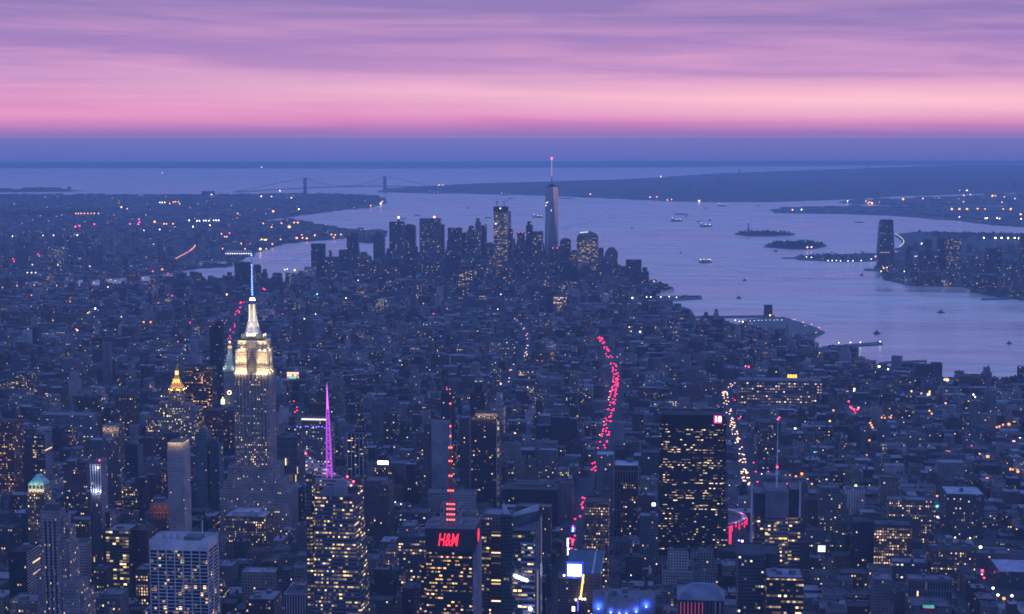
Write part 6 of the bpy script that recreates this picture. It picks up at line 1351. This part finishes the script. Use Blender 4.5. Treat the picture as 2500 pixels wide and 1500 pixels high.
def near_road(x, y, m_):
    for a, b in ROADSEG:
        if min(a.y, b.y)-60 < y < max(a.y, b.y)+60:
            ab = b-a; t = max(0, min(1, ((x-a.x)*ab.x+(y-a.y)*ab.y)/ab.length_squared))
            if math.hypot(x-a.x-ab.x*t, y-a.y-ab.y*t) < m_: return True
    return False
CITY = []; LGRID = {}
for o, *_q in lamp_objs:
    for i in (-1, 0, 1):
        for j in (-1, 0, 1): LGRID.setdefault((int(o.location.x//80)+i, int(o.location.y//80)+j), []).append((o.location.x, o.location.y))
for (X, Y, w_, d, rot) in LOTS:
    if any(X+w_/2 > f[0] and X-w_/2 < f[1] and Y+d/2 > f[2] and Y-d/2 < f[3] for f in FB.get((int(X//60), int(Y//60)), ())): continue
    if near_road(X, Y, 9.5+w_/2): continue
    h = height(X, Y)
    if h > 60 and min(w_, d) < 18: h = 45
    if -30 < dist_of(X, Y)-0: 
        dd = dist_of(X, Y); hw = (w_/2+d*.3)/dd*F; pxc = proj(X, Y-d/2, 10)[0]
        lo, hi_ = pxc-hw-1, pxc+hw+1; Yf = Y-d/2
        for b in range(int(max(-100, lo)//20), int(min(2600, hi_)//20)+1):
            for p in BINS.get(b, ()):
                if dd < p[4]-d/2 and p[1] > lo and p[0] < hi_:
                    zmax = CH-(p[3]+3-(rnd.uniform(0, 30) if p[4] > 5500 and p[1]-p[0] > 9 else 0)-341.0)/F*(dd+d*.55)
                    if h > zmax: h = zmax
    for (lx, ly) in LGRID.get((int(X//80), int(Y//80)), ()):
        if abs(lx-X) < w_*.6+3 and abs(ly-Y) < d*.6+4: h = min(h, 7.5)
    if h < 5:
        continue
    CITY.append([X, Y, w_, d, rot, h, rnd.random()])
# which of them the photograph's view shows: a coarse depth raster, nearest first
GW, GH = 1250, 750; BUF = bytearray(GW*GH)
items = sorted([(dist_of(c[0], c[1]), 'c', i) for i, c in enumerate(CITY)]+[(p[4], 'h', p) for p in PROT if p[1]-p[0] > 9], key=lambda t: t[0])
VIS = {}
for dd, k, it in items:
    if k == 'h': x0, x1, y0, y1 = it[0], it[1], it[2], it[3]
    else:
        X, Y, w_, d, rot, h, _ = CITY[it]; pc = proj(X, Y-d/2, h); pb = proj(X, Y-d/2, 2); hw = w_/2/dd*F; x0, x1, y0, y1 = pc[0]-hw, pc[0]+hw, proj(X, Y+d/2, h)[1], pb[1]
    a, b, e, f = max(0, int(x0/2)), min(GW, int(x1/2)+1), max(0, int(y0/2)), min(GH, int(y1/2)+1)
    if a >= b or e >= f: continue
    vis = 0
    for r_ in range(e, f):
        row = BUF[r_*GW+a:r_*GW+b]; vis += row.count(0); BUF[r_*GW+a:r_*GW+b] = b'\x01'*(b-a)
    if k == 'c': VIS[it] = vis
ranked = sorted(VIS, key=lambda i: -VIS[i]); INDIV = set(ranked[:290])

def bstyle(h):
    col, nm = rnd.choices(PAL, WTS)[0]; k = rnd.uniform(.6, 1.5); col = tuple(v*k for v in col)
    lit = rnd.choice((.005, .01, .02, .035, .07, .13)) if rnd.random() < .965 else .5
    if nm == 'blue grey glass': s = st(col, 3, 3.6, lit, .9, .55, rnd.choice((YEL, WRM, WHT)))
    else: s = st(col, rnd.uniform(2.6, 4.2), rnd.uniform(3.2, 4), lit, rnd.uniform(.4, .6), rnd.uniform(.45, .6), rnd.choice((WRM, WRM, YEL, ORG, WHT)))
    return s, nm
def relate(px, py):
    best = min(SHORT, key=lambda t: (t[0]-px)**2+((t[1]+min(t[3][2], 1450))/2-py)**2*1.6)
    dx, dy = px-best[0], py-(best[1]+best[3][2])/2
    if abs(dx) > abs(dy)*.8: rel = 'right of' if dx > 0 else 'left of'
    else: rel = 'before' if dy > 0 else 'beyond'
    return rel, best
ORD = ['nearest', 'second', 'third', 'fourth', 'fifth', 'sixth', 'seventh', 'eighth', 'ninth', 'tenth']+['%dth' % k for k in range(11, 60)]
def label_all(rows, tail):
    """rows: (object, px, py, look): each label names look and place beside a building one can find; equal ones are told apart by nearness to it"""
    g = {}
    for o, px, py, look in rows:
        rel, b = relate(px, py); g.setdefault((look, rel, b[2]), []).append((math.hypot(px-b[0], py-b[1]), o))
    for (look, rel, nm), L in g.items():
        L.sort(key=lambda t: t[0])
        for i, (_, o) in enumerate(L):
            if len((look+rel+nm).split())+5 > 15: look = look.replace('stepped ', '').replace(' with a water tank', '')
            o['label'] = '%s %s the %s%s' % (look, rel, nm, '' if len(L) == 1 else ', %s nearest' % ORD[i] if i else ', nearest')
MASS = MB(); frows = []
for i, (X, Y, w_, d, rot, h, u) in enumerate(CITY):
    s, nm = bstyle(h); rf = rnd.choice(ROOFS); z0 = 1.5; x0, x1, y0, y1 = X-w_/2, X+w_/2, Y-d/2, Y+d/2; piv = (X, Y)
    setb = h > 36 and rnd.random() < .5; hb = h*(.62+.2*u) if setb else h; ix = w_*.17 if setb else 0; iy = d*.17 if setb else 0
    if i in INDIV:
        feat = []; kind = 'row_house' if h < 24 else 'loft_building' if h < 55 else 'high_rise'
        r = empty(kind, (X, Y, z0), None, {'row_house': 'house', 'loft_building': 'building', 'high_rise': 'tower block'}[kind], {'row_house': 'low houses of the blocks', 'loft_building': 'loft buildings of the blocks', 'high_rise': 'tower blocks between the landmarks'}[kind])
        MB().box(x0, x1, y0, y1, z0, hb, s, rot=rot, cap=False).build('wall', r); MB().box(x0+.02, x1-.02, y0+.02, y1-.02, hb-.35, hb-.05, pl(rf), rf, rot=rot).build('roof', r)
        m = MB(); c = pl(tuple(v*.85 for v in s[0])); hp = rnd.uniform(.8, 1.5)
        for a, b, p, q_ in ((x0-.15, x1+.15, y0-.15, y0+.4), (x0-.15, x1+.15, y1-.4, y1+.15), (x0-.15, x0+.4, y0+.4, y1-.4), (x1-.4, x1+.15, y0+.4, y1-.4)): m.box(a, b, p, q_, hb-.6, hb+hp, c, c[0], rot=rot, piv=piv, bottom=True)
        m.build('parapet', r); top = hb; tx0, tx1, ty0, ty1 = x0, x1, y0, y1
        if setb:
            tx0, tx1, ty0, ty1 = x0+ix, x1-ix, y0+iy, y1-iy; MB().box(tx0, tx1, ty0, ty1, hb-.06, h, s, rf, rot=rot, piv=piv).build('setback', r); feat.append('stepped'); top = h
        if rnd.random() < .8:
            a = rnd.uniform(tx0+1.5, tx1-7); b = rnd.uniform(ty0+1.5, ty1-6.5); MB().box(a, a+rnd.uniform(3.5, 5.5), b, b+rnd.uniform(3, 5), top-.07, top+rnd.uniform(2.6, 5), pl(tuple(v*.9 for v in s[0])), rnd.choice(ROOFS), rot=rot, piv=piv).build('stair_hut', r)
        if rnd.random() < .45:
            a = rnd.uniform(tx0+3, tx1-3); b = rnd.uniform(ty0+3, ty1-3); t = MB().cyl(a, b, top+3.2, top+7, 2.0, 2.0, 10, mat=WOOD).cyl(a, b, top+7, top+8.6, 2.2, 0, 10, mat=DARKMETAL).build('water_tank', r)
            m = MB()
            for ddx, ddy in ((-1.3, -1.3), (1.3, -1.3), (1.3, 1.3), (-1.3, 1.3)): m.bar((a+ddx, b+ddy, top-.06), (a+ddx, b+ddy, top+3.2), .18, METAL)
            m.build('tank_stand', t); feat.append('with a water tank')
        elif rnd.random() < .5:
            m = MB()
            for k in range(rnd.randint(2, 5)): a = rnd.uniform(tx0+2, tx1-4); b = rnd.uniform(ty0+2, ty1-4); m.box(a, a+rnd.uniform(1.2, 2.6), b, b+rnd.uniform(1.2, 2.4), top-.06, top+rnd.uniform(1, 2.2), pl((.25, .25, .26)), rot=rot, piv=piv)
            o_ = m.build('roof_machinery', r); o_['kind'] = 'stuff'
        lw = 'well lit ' if s[3] > .2 else 'dim ' if s[3] < .03 else ''
        px, py = proj(X, Y-d/2, h); look = '%s%s%s %s%s' % (lw, 'stepped ' if 'stepped' in feat else '', nm, {'row_house': 'house', 'loft_building': 'block', 'high_rise': 'tower block'}[kind], ' with a water tank' if 'with a water tank' in feat else '')
        frows.append((r, px, py, look))
    else:
        MASS.box(x0, x1, y0, y1, z0, hb, s, rf, rot=rot)
        if setb: MASS.box(x0+ix, x1-ix, y0+iy, y1-iy, hb, h, s, rf, rot=rot, piv=piv)
        if Y < 4500 and rnd.random() < .7:
            a = rnd.uniform(x0+1, x1-6); b = rnd.uniform(y0+1, y1-6); t = h if setb else hb
            if setb: a, b = X-2, Y-2
            MASS.box(a, a+rnd.uniform(3, 5), b, b+rnd.uniform(3, 5), t, t+rnd.uniform(2, 4.5), pl(tuple(v*rnd.uniform(.7, 1.4) for v in s[0])), rnd.choice(ROOFS), rot=rot, piv=piv)
        if Y < 3200 and rnd.random() < .25:
            MASS.cyl(X+rnd.uniform(-4, 4), Y+rnd.uniform(-5, 5), h, h+6, 1.8, 1.8, 6, PLAIN, WOOD)
label_all(frows, '')
tag(MASS.build('distant_city_blocks'), 'low houses and lofts filling the blocks down to the harbour', None, None, 'stuff')
lg = {}
for o, px, py, nm in lamp_objs:
    w_ = o.name.split('.')[0]; o['category'] = {'warning_lamp': 'lamp', 'traffic_light': 'traffic light', 'floodlight': 'floodlight', 'street_lamp': 'street lamp'}[w_]; o['group'] = {'warning_lamp': 'red lamps', 'traffic_light': 'traffic lights', 'floodlight': 'far floodlights', 'street_lamp': 'street lamps'}[w_]
label_all([(o, px, py, '%s glowing %s' % (nm, {'warning_lamp': 'lamp', 'traffic_light': 'traffic light', 'floodlight': 'far floodlight', 'street_lamp': 'street lamp'}[o.name.split('.')[0]])) for o, px, py, nm in lamp_objs], '')

# far shores: houses, sheds and small lamps nobody could count
def far_blocks(name, poly, step, hfun, lab, big=.06, box=(-80, 2580)):
    m = MB(); xs = [p[0] for p in poly]; ys = [p[1] for p in poly]; y = min(ys); n = 0
    while y < max(ys):
        st_ = step*(1+max(0, (y-8000))/7000); x = min(xs)
        while x < max(xs):
            X, Y = x+rnd.uniform(-.4, .4)*st_, y+rnd.uniform(-.3, .3)*st_; x += st_*1.35
            px, py = proj(X, Y, 0)
            if not box[0] < px < box[1] or not inside(poly, X, Y): continue
            h = hfun(X, Y, rnd.random())
            if 420 < px < 486 and 600 < py < 652: h = min(h, 5)
            if h <= 0: continue
            w_, d = st_*rnd.uniform(.4, 1.0), st_*rnd.uniform(.35, .6)
            if h > 30: w_, d = min(w_, 34), min(d, 26)
            col, nm = rnd.choices(PAL, WTS)[0]; lit = rnd.choice((.01, .03, .05, .1))
            m.box(X-w_/2, X+w_/2, Y-d/2, Y+d/2, -1 if h < 9 else 1, h, st(tuple(v*1.1 for v in col), 4, 4, lit, .5, .5, rnd.choice((WRM, ORG, YEL))), rnd.choice(ROOFS), rot=rnd.uniform(-.3, .3)); n += 1
            if rnd.random() < .030 and py > 440:
                z = h+4; r_ = 1.0*dist_of(X, Y)/F; m.ball(X, Y-d/2-r_-1, z, r_*.8, em(*rnd.choice((((1, .45, .14), 3), ((1, .62, .3), 3), ((1, .85, .65), 3), ((1, .1, .12), 2.5)))), 5, 3)
        y += st_
    return tag(m.build(name), lab, None, None, 'stuff')
def hb(x, y, u):
    if y < 9500 and u < .06: return rnd.uniform(30, 95) if -4200 < x < -1200 and y < 8600 else rnd.uniform(25, 45)
    return 0 if u > .96 else rnd.uniform(8, 17)
far_blocks('distant_houses', BROOK, 46, hb, 'low houses of the far city left of the river')
far_blocks('distant_houses', JERSEY, 50, lambda x, y, u: (rnd.uniform(25, 60) if u < .12 else rnd.uniform(8, 18)) if u < .6 and y < 8200 else 0, 'low buildings across the river')
far_blocks('distant_sheds', BAYON, 80, lambda x, y, u: rnd.uniform(7, 20) if u < .4 else 0, 'sheds of the container peninsula')
far_blocks('distant_sheds', PORT, 90, lambda x, y, u: rnd.uniform(8, 22) if u < .5 else 0, 'sheds of the container port')
far_blocks('distant_houses', CONEY, 90, lambda x, y, u: rnd.uniform(12, 50) if u < .5 else 0, 'houses of the sand spit')
far_blocks('distant_houses', px2w([(935, 470), (1070, 472), (1230, 475), (1367, 479), (1500, 485), (1600, 490), (1714, 494), (1884, 494), (2058, 488), (2187, 480), (2187, 474), (1884, 484), (1600, 480), (1367, 471), (935, 465)]), 80, lambda x, y, u: rnd.uniform(8, 20) if u < .3 else 0, 'houses along the hilly shore')
far_blocks('distant_houses', STATEN, 190, lambda x, y, u: rnd.uniform(70, 115) if u < .05 and y > 17500 else 0, 'houses on the far hills')
for (px, yt, w_, nm, lab) in ((507, 467, 30, 'far_block', 'long dark apartment row on the far left horizon of the city'), (60, 592, 26, 'far_tower', 'pair of tall far towers at the left, the pale lit one'), (131, 604, 30, 'far_tower', 'pale glowing far tower cluster left, beside the dark ones'), (170, 575, 14, 'far_tower', 'thin dark far tower left of centre of the far city'), (215, 596, 14, 'far_tower', 'dark far tower right of the pale glowing cluster'), (245, 598, 12, 'far_tower', 'narrow far tower at the right end of the far downtown')):
    Yb = at(px, 478 if px == 507 else 650, 0)[1]; h = Hero(nm, lab, 'tower block', lab.split(' left')[0][:40], 0, px-w_/2, px+w_/2, yt, yt+20, Y=Yb); h.block(px-w_/2, px+w_/2, yt, 40, dq((.2, .2, .2) if px == 131 else B2, .25 if px == 131 else .04, WHT), GREY, rim=False)

# ------------------------------------------------------------------ the dusk haze
m = MB(); m.box(-46000, 46000, -2600, 46300, -1.6, 638, bottom=True)
hz = m.build('haze'); hz.data.materials.clear(); tag(hz, None, None, None, 'stuff')
hm = bpy.data.materials.new('haze_air'); hm.use_nodes = True; hm.node_tree.nodes.clear(); t = NT(hm.node_tree)
pv = t.n('ShaderNodeVolumePrincipled'); pv.inputs['Color'].default_value = (.55, .735, .92, 1); pv.inputs['Density'].default_value = 4.7e-5; pv.inputs['Anisotropy'].default_value = 0.0
pv.inputs['Density Attribute'].default_value = ''
ou = t.n('ShaderNodeOutputMaterial'); t.l(pv.outputs[0], ou.inputs['Volume']); hm.cycles.homogeneous_volume = True
hz.data.materials.append(hm)
